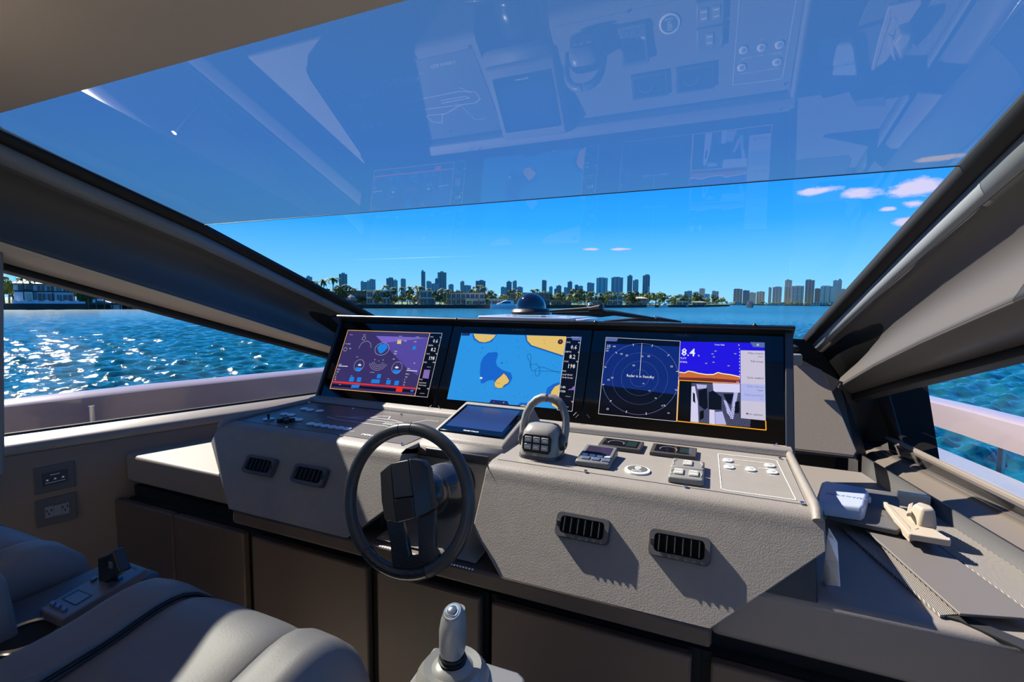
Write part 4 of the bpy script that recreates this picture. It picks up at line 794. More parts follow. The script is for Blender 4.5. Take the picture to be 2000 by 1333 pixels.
# ------------------------------------------------------------------ wall sockets on the left wall
wy = .93; gA = Vector((gxL(wy)+.112, wy, .79)); gB = Vector((gxL(wy)+.13, wy, .62)); gC = Vector((gxL(wy+.1)+.112, wy+.1, .79)); wnm = (gB-gA).cross(gC-gA).normalized()
if wnm.x < 0: wnm = -wnm
co = lambda x, y: (55+x/8.89, 890+y/8.89)
def wl(x, y, d=.004): return atp(*co(x, y), gA+wnm*(d+.006), wnm)
plm = mat('socket_plate', (70, 68, 72), .4); plm2 = mat('socket_insert', (112, 114, 122), .4)
def wplate(label, outer, nm):
    t = thing(nm, label, 'socket', wl(*outer[2])); MB().prism([wl(*p) for p in outer], wnm*-.006).build('plate', plm, t, bevel=.0015); return t
t = wplate('dark usb charger wall plate above the twin socket plate', [(80, 235), (800, 90), (820, 530), (110, 695)], 'charger_plate')
MB().prism([wl(x, y, .006) for x, y in ((235, 325), (690, 235), (695, 445), (245, 550))], wnm*-.004).build('insert', mat('charger_face', (44, 44, 50), .3), t)
for x, y in ((333, 437), (470, 403), (607, 372)): MB().prism([wl(x+a, y+b, .0072) for a, b in ((-20, -10), (20, -18), (20, 10), (-20, 18))], wnm*-.001).build('usb_port', white, t)
for P in (((380, 340), (545, 305), (545, 312), (380, 348)), ((300, 490), (648, 412), (648, 418), (300, 498))): MB().prism([wl(x, y, .0072) for x, y in P], wnm*-.001).build('printed_line', white, t)
t = wplate('dark twin mains socket wall plate below the charger plate', [(115, 805), (830, 630), (850, 1080), (150, 1260)], 'socket_plate')
for a, b, c, d in (((290, 905), (430, 872), (440, 1060), (298, 1100)), ((440, 880), (572, 845), (580, 1028), (445, 1058)), ((578, 840), (708, 808), (716, 1000), (586, 1030))): s__ = MB().prism([wl(x, y, .007) for x, y in (a, b, c, d)], wnm*-.004).build('socket_face', plm2, t)
for cx, cy in ((365, 985), (645, 910)):
    for a, b in ((-42, -10), (40, -32), (0, 35)): MB().prism([wl(cx+a+p, cy+b+q, .0078) for p, q in ((-10, -16), (10, -20), (10, 16), (-10, 20))], wnm*-.001).build('slot', gap, t)
# ------------------------------------------------------------------ seats
def edge_drop(t, r, H):
    if t >= r: return 0
    k = 1-max(t, 0)/r; return -(1-math.sqrt(max(0, 1-k*k)))*H
def seat(name, label, x0, x1, yf, zt, group):
    t = thing(name, label, 'seat', ((x0+x1)/2, yf-.26, .0), group); w = x1-x0; d = .60
    def surf(u0, u1, v0, v1, rise, outer):
        def f(a, b):
            u, v = u0+(u1-u0)*a, v0+(v1-v0)*b
            # seams curve outwards to the front
            uu = u + (.05*(1-v)**2 if u0 > 0 and a == 0 else 0)*0
            z = zt + rise + .016*(1-abs(2*a-1)**5)*(1-abs(2*b-1)**5) - .016
            z += edge_drop(v*d, .10, .11) if v0 == 0 else 0
            if outer < 0: z += edge_drop(u*w, .055, .10)
            if outer > 0: z += edge_drop((1-u)*w, .055, .10)
            z += -.05*max(0, v-.42)**1.0*(1-abs(2*u-1))*1.2 + .018*math.exp(-((v-.2)/.13)**2)
            # the cushion front bows forward a little in the middle
            return Vector((x0+w*u, yf - d*v + .012*(1-(2*u-1)**2)*(1-v), z))
        return f
    def pad(nm, u0, u1, v0, v1, rise, outer=0):
        mb = MB(); f = surf(u0, u1, v0, v1, rise, outer); mb.grid(f, 18, 22)
        # skirt under the outer edges
        return mb.build(nm, seatm, t, smooth=60, thick=.006)
    pad('side_bolster', 0, .235, 0, 1, .022, -1); pad('side_bolster', .765, 1, 0, 1, .022, 1)
    pad('front_cushion', .24, .76, 0, .50, .006); pad('seat_cushion', .24, .76, .506, 1, -.004)
    mb = MB(); mb.prism([(x0+.012, yf-.012, zt-.16), (x1-.012, yf-.012, zt-.16), (x1-.004, yf-.004, zt-.085), (x0+.004, yf-.004, zt-.085)], (0, -d, 0)); mb.build('cushion_base', seatm, t, bevel=.012)
    for ua, ub, aa, oo in ((0, .235, 1, -1), (.765, 1, 0, 1)):
        fb_f = surf(ua, ub, 0, 1, .022, oo); MB().loft([[fb_f(aa, v/20), fb_f(aa, v/20)-Vector((0, 0, .07))] for v in range(21)], caps=False, closed=False).build('bolster_edge', seatm, t, smooth=60)
    fb_f = surf(.24, .76, 0, .5, .006, 0); MB().loft([[fb_f(v/12, 1), fb_f(v/12, 1)-Vector((0, 0, .06))] for v in range(13)], caps=False, closed=False).build('cushion_edge', seatm, t, smooth=60)
    for u, ua, ub, aa, oo in ((.2375, 0, .235, 1, -1), (.7625, .765, 1, 0, 1)): MB().tube([surf(ua, ub, 0, 1, .022, oo)(aa, v)+Vector((0, .002, -.004)) for v in [k/20 for k in range(21)]], .0042, 6).build('piping', rubber, t, smooth=60)
    MB().tube([surf(.24, .76, 0, .5, .006, 0)(k/12, 1)+Vector((0, -.002, -.001)) for k in range(13)], .0042, 6).build('piping', rubber, t, smooth=60)
    MB().b2((x0+.08, yf-d+.05, 0), (x1-.08, yf-.16, zt-.14)).build('pedestal', dark, t, bevel=.02)
    MB().prism([(x0+.0, yf-.60, zt-.02), (x0+.0, yf-.52, zt-.02), (x0+.0, yf-.60, zt+.62), (x0+.0, yf-.70, zt+.62)], (w, 0, 0)).build('backrest', seatm, t, bevel=.03, seg=3)
    return t
SZ = .74; fa_, fb_ = at(352, 1112, 'Z', SZ), at(742, 1243, 'Z', SZ)
near_ = seat('helm_chair', 'grey leather helm chair nearest the camera with a sunlit front cushion', fa_.x, fb_.x+.0, fa_.y+.0, SZ, 'helm seats')
fc_ = at(203, 1070, 'Z', SZ); seat('helm_chair', 'grey leather helm chair at the far left beyond the armrest', fc_.x-.56, fc_.x, fc_.y, SZ, 'helm seats')
# backrest wing of the near seat at the picture's left edge
P = [at(x, y, 'Y', .44) for x, y in ((-60, 1085), (-5, 1100), (18, 1130), (34, 1200), (48, 1275), (40, 1298), (-60, 1345))]
MB().prism(P, (0, -.12, 0)).build('back_wing', seatm, near_, bevel=.012, seg=3)
# ------------------------------------------------------------------ armrest console between the seats
ZA = .715; ax1 = at(319, 1116, 'Z', ZA); ax0 = at(243, 1090, 'Z', ZA)
ar = thing('armrest_console', 'dark leather armrest console with a cup holder between the two seats', 'armrest', ((ax0.x+ax1.x)/2, .4, 0))
MB().b2((ax0.x-.02, -.15, .0), (ax1.x, ax1.y, ZA)).build('box', armm, ar, bevel=.014, seg=3)
cu = at(52, 1243, 'Z', ZA); MB().lathe([(.052, 0), (.052, .004), (.047, .006), (.043, .003), (.042, -.004)], cu, (0, 0, 1), 28, caps=False).build('cup_ring', chrome, ar, smooth=40)
MB().lathe([(.042, .0015), (.001, .0015)], cu, (0, 0, 1), 24, caps=False).build('cup_well', gap, ar)
c4 = lambda x, y: (70+x/8, 1070+y/8)
ZJ = ZA+.020; J = lambda x, y, d=0: at(*c4(x, y), 'Z', ZJ+d)
jp = thing('thruster_panel', 'slate thruster control panel with a small screen and black lever on the armrest', 'control panel', at(*c4(720, 800), 'Z', ZA+.0005))
cs = [J(1385, 190), J(1740, 335), J(410, 1130), J(45, 960)]; MB().prism([p-Vector((0, 0, .0195)) for p in cs], (0, 0, .0195)).build('plate', mat('slate_plate', (98, 98, 108), .4), jp, bevel=.003)
MB().add([J(390, 805, .0006), J(660, 650, .0006), J(895, 745, .0006), J(620, 912, .0006)], [(0, 1, 2, 3)]).build('screen_frame', black, jp); MB().add([J(440, 808, .001), J(665, 682, .001), J(845, 752, .001), J(625, 888, .001)], [(0, 1, 2, 3)]).build('screen', mat('lcd_grey', (98, 98, 92), .3), jp)
for x, y in ((262, 895), (345, 938), (440, 985)): MB().prism([J(x+a, y+b) for a, b in ((-55, 15), (5, -40), (60, -15), (5, 42))], (0, 0, .005)).build('key', mat('key_blue', (86, 104, 138), .3), jp, bevel=.001)
for x, y in ((905, 500), (1150, 590), (1300, 490)): MB().prism([J(x+a, y+b) for a, b in ((-60, 20), (20, -40), (65, -15), (-10, 42))], (0, 0, .004)).build('arrow_key', mat('key_dark', (66, 76, 96), .3), jp, bevel=.001)
lb = at(*c4(1120, 560), 'Z', ZJ+.001)
sc4 = .66/944/8
def lv(x, y, dd=0): return atp(*c4(x, y), lb+Vector((0, dd, 0)), Vector((0, 1, 0)))
lever = MB().prism([lv(955, 160), (lv(1010, 140)), lv(1200, 50), lv(1300, 330), lv(1330, 400), lv(1080, 560), lv(965, 520)], (0, .022, 0)); lev = lever.build('lever', mat('lever_black', (34, 34, 36), .4), jp, bevel=.004)
for k in range(4): MB().tube([lv(1050, 195+k*38, -.001), lv(1175, 125+k*38, -.001)], .0008, 5).build('grip_line', rubber, lev)
MB().box(lv(1175, 275, -.002), (.012, .004, .014)).build('thumb_button', mat('lever_grey2', (96, 96, 100), .3), lev, bevel=.001)
d1 = (J(1740, 335)-J(1385, 190)).normalized(); d2 = (J(1385, 190)-J(45, 960)).normalized()
mb = MB(); addtext(mb, 'SIDE-POWER', J(1345, 262, .0008), d1, d2, .010, 0, .01, .95); mb.build('brand_print', black, jp, kind='stuff')
# ------------------------------------------------------------------ joystick on the right armrest
ja = thing('joystick_stand', 'pale grey armrest pod at the bottom edge right of the near seat', 'armrest', at(900, 1330, 'Z', .0) if False else (-.38, .6, 0))
ZR = .70; pts = [at(x, y, 'Z', ZR) for x, y in ((848, 1262), (1012, 1312), (1026, 1325), (1027, 1420), (735, 1420))]
MB().prism([p-Vector((0, 0, .10)) for p in pts], (0, 0, .10)).build('pod', mat('pod_grey', (138, 136, 138), .4), ja, bevel=.006)
MB().b2((-.42, .30, 0), (-.34, .66, .62)).build('post', dark, ja, bevel=.01)
jc = at(884, 1322, 'Z', ZR+.001)
js = thing('docking_joystick', 'light grey docking joystick with a round top knob on the pale armrest', 'joystick', jc)
lg = mat('joy_grey', (138, 136, 132), .35)
def jz(py): return at(884, py, 'Y', jc.y).z
MB().lathe([(.064, 0), (.062, .006), (.050, .022), (.036, jz(1302)-jc.z), (.026, jz(1292)-jc.z)], jc, (0, 0, 1), 28).build('base_cone', lg, js, smooth=50)
zb = jz(1296)
for k in range(3): MB().lathe([(.021, -.003), (.027-.002*k, 0), (.021, .003)], (jc.x, jc.y, zb+.002+.006*k), (0, 0, 1), 20).build('bellows', rubber, js, smooth=50)
z0_, z1_ = jz(1272), jz(1196); h_ = z1_-z0_
ring_ = lambda w, d, z, dy: [Vector((jc.x+x, jc.y+y+dy, z)) for x, y in rrect(w, d, min(w, d)*.42, 4)]
MB().loft([ring_(.038, .040, z0_-.004, 0), ring_(.042, .046, z0_+h_*.15, 0), ring_(.043, .046, z0_+h_*.55, .001), ring_(.041, .042, z0_+h_*.8, .004), ring_(.034, .034, z0_+h_*1.0, .008)]).build('grip', lg, js, smooth=50)
kn = Vector((jc.x, jc.y+.002, z1_-.003)); kax = Vector((-.05, -.45, .9)).normalized()
MB().lathe([(.0175, -.008), (.0175, .002), (.015, .005)], kn, kax, 24).build('knob', mat('knob_grey', (128, 132, 140), .3), js, smooth=40)
MB().lathe([(.008, .005), (.008, .007), (.0065, .0075)], kn, kax, 20).build('knob_cap', mat('knob_dark', (72, 86, 112), .25), js, smooth=40)
MB().lathe([(.0115, .0052), (.0115, .0060), (.0095, .0060)], kn, kax, 24, caps=False).build('knob_ring', mat('knob_blue', (150, 190, 230), .3), js, smooth=40)
# ------------------------------------------------------------------ loose gear on the right counter
cg = lambda x, y: (1580+x/4.443, 920+y/4.443)
G = lambda x, y, z: at(*cg(x, y), 'Z', z)
def gslab(nm, lab, cat, pts, z, th_, M, bev=.003, parent=None, smooth=None):
    mb = MB(); mb.prism([G(x, y, z)-Vector((0, 0, th_)) for x, y in pts], (0, 0, th_)); o = mb.build(nm, M, parent, bevel=bev); return tag(o, lab, cat) if lab else o
shm = mat('shade_fabric', (92, 87, 84), .6, bump=.1, bscale=400); rib = ribbed('shade_rib', (150, 142, 134), (96, 90, 86), 90, 0)
fs = thing('folded_sunshade', 'folded stack of dark and ribbed sunshade panels along the right wall', 'sunshade', G(1200, 900, ZC))
gslab('ribbed_panel', None, None, [(262, 478), (430, 468), (700, 690), (1310, 1245), (1140, 1252)], ZC+.008, .006, rib, .001, fs)
gslab('ribbed_panel', None, None, [(1000, 330), (1110, 380), (1900, 850), (2350, 1180), (2350, 1560), (1860, 1180), (1060, 600)], ZC+.016, .006, rib, .001, fs)
gslab('cloth_panel', None, None, [(430, 462), (1020, 575), (1866, 1190), (2350, 1540), (2350, 1640), (1866, 1275), (1310, 1238), (650, 650)], ZC+.022, .006, shm, .0015, fs)
gslab('cloth_panel', None, None, [(1150, 1250), (1310, 1244), (2350, 1660), (2350, 1760), (1300, 1290)], ZC+.006, .005, mat('shade_black', (34, 33, 34), .6), .001, fs)
gslab('document_folder', 'flat dark folder lying under the blue-white cover box', 'folder', [(160, 385), (480, 160), (778, 188), (805, 500), (770, 518), (450, 450)], ZC+.042, .014, mat('folder_dark', (82, 80, 80), .5), .003)
cv = thing('instrument_cover', 'pale blue-white plastic instrument cover with embossed lettering', 'cover', G(280, 240, ZC+.043))
cvm = mat('cover_white', (152, 160, 176), .35)
ct = [(118, 100), (150, 88), (480, 145), (505, 175), (470, 300), (445, 318), (85, 268), (75, 235)]
zc0, zc1 = ZC+.0435, ZC+.078
tp_ = [G(x, y, zc1) for x, y in ct]; cen = sum(tp_, Vector())/8
lo_ = [Vector(((p.x-cen.x)*1.10+cen.x, (p.y-cen.y)*1.10+cen.y, zc0)) for p in tp_]; mid_ = [Vector(((p.x-cen.x)*1.08+cen.x, (p.y-cen.y)*1.08+cen.y, zc1-.012)) for p in tp_]
MB().loft([lo_, mid_, tp_]).build('shell', cvm, cv, bevel=.004, smooth=45)
MB().box(G(500, 240, zc1-.02), (.016, .03, .018)).build('latch', cvm, cv, bevel=.003)
mb = MB(); u_ = (G(410, 230, zc1)-G(145, 190, zc1)).normalized(); v_ = Vector((-u_.y, u_.x, 0)); addtext(mb, 'SIDE-POWER', G(148, 200, zc1+.0006), u_, v_, .016, 0, .01, 1.05); mb.build('embossed_lettering', mat('emboss_blue', (96, 112, 150), .5), cv, kind='stuff')
ag = thing('antenna_bracket', 'beige wedge shaped antenna bracket with two pointed arms on the sunshade', 'bracket', G(950, 520, ZC+.024))
bm_ = mat('bracket_beige', (160, 147, 130), .45); za = ZC+.062
gslab('arm', None, None, [(640, 262), (668, 258), (870, 480), (900, 520), (870, 545), (735, 390)], za, .014, bm_, .002, ag)
gslab('arm', None, None, [(868, 512), (890, 500), (1228, 582), (1234, 600), (1225, 606), (872, 545)], za, .016, bm_, .002, ag)
gslab('base_plate', None, None, [(655, 275), (820, 330), (960, 420), (1110, 520), (1225, 590), (872, 535), (735, 382)], za-.003, .012, bm_, .002, ag)
gslab('web', None, None, [(735, 378), (830, 400), (960, 500), (880, 525)], za-.002, .03, bm_, .002, ag)
bt = [(905, 290), (955, 268), (1060, 300), (1100, 340), (985, 330)]; bb = [(835, 415), (960, 350), (1110, 420), (1110, 525), (950, 500)]
T_, B_ = [G(x, y, za+.042) for x, y in bt], [G(x, y, za-.008) for x, y in bb]; MB().loft([B_, T_]).build('dome_block', bm_, ag, bevel=.006, smooth=45)
MB().prism([G(x, y, za+.012) for x, y in ((862, 320), (905, 300), (890, 400), (845, 400))], (0, 0, .01)).build('rib', bm_, ag, bevel=.002)
MB().b2(tuple(G(900, 560, ZC+.025)-Vector((.01, .0, .001))), tuple(G(1000, 500, za-.016)+Vector((.05, .06, 0)))).build('foot', bm_, ag) if False else None
MB().prism([G(x, y, za-.012)-Vector((0, 0, .028)) for x, y in ((870, 500), (1090, 540), (1090, 440), (880, 400))], (0, 0, .030)).build('foot', bm_, ag, bevel=.002)
wb0 = G(775, 222, ZC+.05); wb1 = G(1058, 268, ZC+.05)
pb = thing('white_batten', 'short cream batten lying behind the antenna bracket', 'batten', wb0); uu_ = (wb1-wb0)
MB().prism([wb0+Vector((0, 0, -.028)), wb1+Vector((0, 0, -.028)), wb1+Vector((0, .0, .012)), wb0+Vector((0, 0, .012))], Vector((-uu_.y, uu_.x, 0)).normalized()*.02).build('bar', mat('batten_cream', (190, 180, 162), .5), pb, bevel=.002)
pg = lambda x, y, X=.245: at(*cg(x, y), 'X', X)
ps = thing('paper_sheet', 'white paper sheet hanging against the right end of the console', 'paper', pg(190, 1000))
mb = MB(); mb.loft([[pg(160, 560), pg(246, 622, .262)], [pg(140, 770), pg(256, 800, .262)], [pg(118, 985), pg(270, 1006, .262)]], caps=False, closed=False); mb.build('sheet', mat('paper_white', (226, 230, 240), .7), ps, thick=.001)
mb = MB(); mb.add([pg(172, 500, .245), pg(246, 622, .262), pg(160, 625, .25)], [(0, 1, 2)]); mb.build('fold', MATS['paper_white'], ps, thick=.001)
# ------------------------------------------------------------------ shores
def depthvec(px):
    d = ray(px, 590); d.z = 0; return d.normalized()
grass = mat('lawn', (86, 104, 52), .9, var=.25, vscale=.2); wallm = mat('seawall', (58, 54, 48), .85, var=.2, vscale=.5)
def shore(name, label, pts, back, h=1.3):      # pts: (px, dist)
    mb = MB(); A = [far(px, d, SEA-.5) for px, d in pts]; B = [far(px, d+back, SEA-.5) for px, d in pts]
    n = len(A); V = A + [p+Vector((0, 0, h+.5)) for p in A] + [p+Vector((0, 0, h+.5)) for p in B] + B
    mb.add(V, [(i, i+1, n+i+1, n+i) for i in range(n-1)] + [(n+i, n+i+1, 2*n+i+1, 2*n+i) for i in range(n-1)])
    o = struct(mb.build(name, grass), label)
    w = MB(); w.loft([[p+Vector((0, 0, .0)), p+Vector((0, 0, h+.62)), p+depthvec(px)*.6+Vector((0, 0, h+.62)), p+depthvec(px)*.6] for p, (px, d) in zip([q-depthvec(pp_[0])*.25 for q, pp_ in zip(A, pts)], pts)]); w.build('seawall', wallm, o); return o
isl_pts = [(560, 172), (700, 176), (850, 186), (1000, 196), (1150, 240), (1300, 320), (1380, 430), (1425, 560)]
sdist = lambda px: lerp(px, isl_pts)
shore('ground_island', 'low green island shore ahead', isl_pts, 260); shore('ground_left', 'left shore with the white house', [(-300, 175), (-60, 160), (150, 160), (340, 166), (420, 190)], 200)
shore('ground_far', 'far city shore on the right', [(1380, 1000), (1500, 980), (1660, 960), (1800, 940), (2000, 900)], 500, 1.0)
# ------------------------------------------------------------------ skyline towers
ON = 'first second third fourth fifth sixth seventh eighth ninth tenth eleventh twelfth thirteenth fourteenth fifteenth sixteenth seventeenth eighteenth nineteenth'.split(); TN = 'twenty thirty forty fifty sixty seventy eighty ninety'.split()
def nth(n):
    if n >= 100: return 'hundredth' if n == 100 else 'hundred and '+nth(n-100)
    if n < 20: return ON[n-1]
    t, u = divmod(n, 10); return TN[t-2][:-1]+'ieth' if u == 0 else TN[t-2]+'-'+ON[u-1]
ORD = []     # (object, picture column, text) named in order from the left at the end
def facade(nm, c1, c2, sc1, metal=0): 
    M = ribbed(nm, c1, c2, sc1, 2); return M
fac = [facade('facade_blue', (150, 158, 164), (178, 184, 188), .5), facade('facade_grey', (172, 166, 160), (198, 192, 186), .45), facade('facade_slate', (118, 118, 120), (148, 146, 146), .5), facade('facade_tan', (188, 172, 156), (208, 192, 176), .42), facade('facade_teal', (140, 172, 174), (172, 198, 198), .5), facade('facade_white', (222, 218, 212), (140, 138, 136), .32)]
TW = sorted([(599, 611, 539, 0), (663, 679, 533, 2), (705, 717, 549, 1), (717, 723, 548, 3), (722, 734, 545, 1), (755, 769, 542, 2), (769, 777, 546, 3), (783, 793, 544, 1), (823, 831, 528, 2), (833, 843, 549, 1), (850, 855, 543, 2), (855, 872, 530, 2), (843, 861, 553, 1), (876, 886, 555, 1), (899, 907, 549, 3), (903, 920, 557, 1), (929, 948, 547, 2), (923, 928, 560, 1),
      (978, 989, 560, 1), (989, 999, 549, 2), (1001, 1009, 548, 1), (1008, 1021, 560, 1), (1058, 1067, 547, 2), (1072, 1079, 559, 1), (1082, 1088, 564, 2), (1086, 1096, 557, 2), (1101, 1108, 561, 1), (1108, 1117, 549, 2), (1122, 1129, 556, 2), (1129, 1138, 558, 1), (1146, 1160, 552, 0), (1164, 1186, 542, 4), (1193, 1216, 541, 0), (1224, 1234, 537, 2), (1235, 1246, 546, 1), (1254, 1268, 536, 2),
      (1336, 1351, 568, 1), (1355, 1364, 570, 3), (1365, 1376, 563, 3), (1376, 1386, 574, 4), (1390, 1403, 568, 1), (1432, 1449, 564, 2), (1450, 1463, 567, 2), (1463, 1476, 571, 1), (1477, 1493, 569, 3), (1500, 1506, 561, 3), (1508, 1526, 560, 0), (1531, 1545, 546, 3), (1544, 1569, 558, 5), (1571, 1589, 546, 2), (1590, 1601, 563, 2), (1601, 1628, 558, 4), (1625, 1634, 547, 4), (1634, 1642, 545, 0), (1642, 1650, 564, 0), (1660, 1676, 560, 1)])
hue = ['blue glass', 'pale grey', 'dark slate', 'tan', 'teal glass', 'white balconied']
def tower(i, x0, x1, yt, k):
    D = (1650 if x1 < 1330 else 1020+ (i % 3)*40); rnd = random.Random(i)
    a, b = far(x0, D, SEA), far(x1, D, SEA); zt = farz((x0+x1)/2, yt, D); u = (b-a); w = u.length; u.normalize(); v = Vector((-u.y, u.x, 0))
    if v.dot(depthvec(x0)) < 0: v = -v
    mid = (a+b)/2; pos = ['left of the windshield view', 'above the dome', 'right of the dome', 'over the right display'][0 if x1 < 900 else 1 if x1 < 1100 else 2 if x1 < 1330 else 3]
    hgt = 'tall' if yt < 545 else 'mid-height' if yt < 557 else 'low'
    nb = 'group'
    t = thing('tower_block', f'{hgt} {hue[k]} tower, {nth(i+1)} of the skyline from the left', 'building', (mid.x, mid.y, SEA), 'skyline towers')
    dp = w*rnd.uniform(.6, 1.0); H = zt-SEA; cr = H*rnd.uniform(.02, .05)
    F = lambda s0, s1, d0, d1, z0, z1, nm, M: MB().hexa([mid+u*(s*w)+v*(d*dp)+Vector((0, 0, z)) for z in (z0, z1) for d in (d0, d1) for s in (s0, s1)]).build(nm, M, t)
    F(-.5, .5, 0, 1, 0, H-cr, 'shaft', fac[k])
    s0 = rnd.uniform(-.45, -.1); F(s0, s0+rnd.uniform(.35, .6), .1, .9, H-cr, H, 'crown', fac[(k+2) % 5 if k < 5 else 5])
    q = fac[2] if k != 2 else fac[1]
    if w > 12:
        for s in ((-.18, .2) if i % 2 else (-.35, 0, .33)): F(s-.03, s+.03, -.03, 0, 0, H-cr*1.3, 'pilaster', q)
    if k == 5:
        n = int(H/3.4)
        for j in range(1, n): F(-.5, .5, -.05, 0, j*3.4-.35, j*3.4, 'balcony', mat('balcony_white', (214, 212, 206), .7))
for i, r_ in enumerate(TW): tower(i, *r_)
# ------------------------------------------------------------------ vegetation prototypes (unit size, copied)
leafm = [mat('leaf_dark', (58, 78, 34), .7, var=.35, vscale=3), mat('leaf_mid', (86, 104, 40), .7, var=.35, vscale=3), mat('leaf_yellow', (128, 130, 48), .7, var=.3, vscale=3)]
trunkm = mat('trunk_bark', (92, 80, 64), .9)
HID = []
def treeproto(seed, M):
    rnd = random.Random(seed); root = bpy.data.objects.new('leafy_tree', None); COL.objects.link(root); mb = MB(); cl_ = [(Vector((rnd.uniform(-.34, .34), rnd.uniform(-.34, .34), rnd.uniform(.38, .82))), rnd.uniform(.16, .26)) for _ in range(9)]
    for _ in range(330):
        c, r = rnd.choice(cl_); d = Vector((rnd.gauss(0, 1), rnd.gauss(0, 1), rnd.gauss(0, .8))).normalized(); p = c+d*r*rnd.uniform(.7, 1); a = Vector((rnd.gauss(0, 1), rnd.gauss(0, 1), rnd.gauss(0, 1))).normalized(); b = a.cross(d).normalized(); a = (d.cross(b)+d*rnd.uniform(-.5, .5)).normalized(); s = rnd.uniform(.04, .075)
        mb.add([p-a*s-b*s*.5, p+a*s-b*s*.5, p+a*s+b*s*.5, p-a*s+b*s*.5], [(0, 1, 2, 3)])
    mb.build('foliage', M, root, kind='stuff'); MB().tube([(0, 0, -.1), (.01, .01, .3), (.03, -.02, .6)], [.035, .03, .015], 6).build('trunk', trunkm, root); return root
def palmproto(seed):
    rnd = random.Random(seed); root = bpy.data.objects.new('palm_tree', None); COL.objects.link(root); lean = rnd.uniform(-.05, .05)
    MB().tube([(0, 0, -.1), (lean*.4, 0, .35), (lean, .01, .78)], [.02, .014, .012], 6).build('trunk', trunkm, root); mb = MB(); top = Vector((lean, .01, .78))
    for k in range(15):
        az = 2*math.pi*k/15+rnd.uniform(-.2, .2); el = rnd.uniform(-.2, 1.1); d = Vector((math.cos(az), math.sin(az), 0)); P = []
        L_ = rnd.uniform(.22, .30)
        for j in range(6): s = j/5; P.append(top + d*(L_*s*math.cos(el*.6)) + Vector((0, 0, L_*(s*math.sin(el)*.9 - .75*s*s))))
        side = Vector((-d.y, d.x, 0))
        for j in range(5):
            w0, w1 = [.012, .034, .040, .034, .022, .004][j:j+2]; dr_ = Vector((0, 0, -.5))
            for sg in (-1, 1): mb.add([P[j], P[j+1], P[j+1]+side*w1*sg+dr_*w1*.7, P[j]+side*w0*sg+dr_*w0*.7], [(0, 1, 2, 3)])
    mb.build('fronds', leafm[seed % 2], root, kind='stuff'); return root
TP = [treeproto(1, leafm[0]), treeproto(2, leafm[1]), treeproto(3, leafm[2]), treeproto(4, leafm[0])]; PP = [palmproto(11), palmproto(12), palmproto(13)]
used = set()
def place(proto, label, cat, px, dist, ytop, grp, wide=1.0, zbase=None):
    o = copytree(proto); z0 = SEA+1.1 if zbase is None else zbase; p = far(px, dist, z0); h = farz(px, ytop, dist)-z0; o.location = p; o.scale = (h*wide, h*wide, h/(1.0 if proto in TP else .92)); o.rotation_euler.z = random.uniform(0, 6.28); tag(o, label, cat, grp); ORD.append((grp, px, label, o)); return o
rnd = random.Random(21)
palms = [(612, 543), (633, 540), (650, 536), (692, 559), (716, 563), (738, 563), (753, 553), (770, 557), (785, 557), (800, 556), (815, 554), (823, 556), (838, 560), (862, 559), (876, 562), (935, 553), (945, 556), (960, 564), (1012, 568), (1040, 562), (1049, 561), (1065, 566), (1090, 569), (1112, 572), (1125, 569), (1142, 565), (1155, 567), (1172, 570), (1190, 574), (1205, 570), (1215, 568), (1228, 570), (1250, 571), (1262, 572), (1275, 569), (1290, 571), (1318, 575), (1333, 577)]
for i, (px, yt) in enumerate(palms):
    place(PP[i % 3], 'coconut palm on the island ahead', 'palm', px, sdist(px)+rnd.uniform(8, 30), yt, 'palms on the island ahead', rnd.uniform(.9, 1.25))
px = 596; i = 0
while px < 1420:
    yt = {0: 566, 1: 577, 2: 573, 3: 581}[i % 4] + rnd.uniform(-4, 4) - (8 if px < 670 else 0) + (6 if px > 1290 else 0); place(TP[(i*7) % 4], 'bushy tree among the villas ahead', 'tree', px, sdist(px)+rnd.uniform(6, 55), yt, 'trees on the island ahead', rnd.uniform(.8, 1.15)); px += rnd.uniform(6.5, 10.5); i += 1
px = 600
while px < 1400:
    place(TP[i % 3], 'low shrub on the island sea wall', 'shrub', px, sdist(px)+rnd.uniform(1.5, 4), 592+rnd.uniform(-3, 3)+(2 if px > 1200 else 0), 'shrubs along the island sea wall', rnd.uniform(1.0, 1.6)); px += rnd.uniform(11, 19); i += 1
px = 1420
while px < 1650:
    place(TP[i % 4], 'far tree on the city shore', 'tree', px, 985+rnd.uniform(0, 20), 590+rnd.uniform(-1, 3), 'trees on the far city shore', rnd.uniform(1.4, 2.2)); px += rnd.uniform(6, 12); i += 1
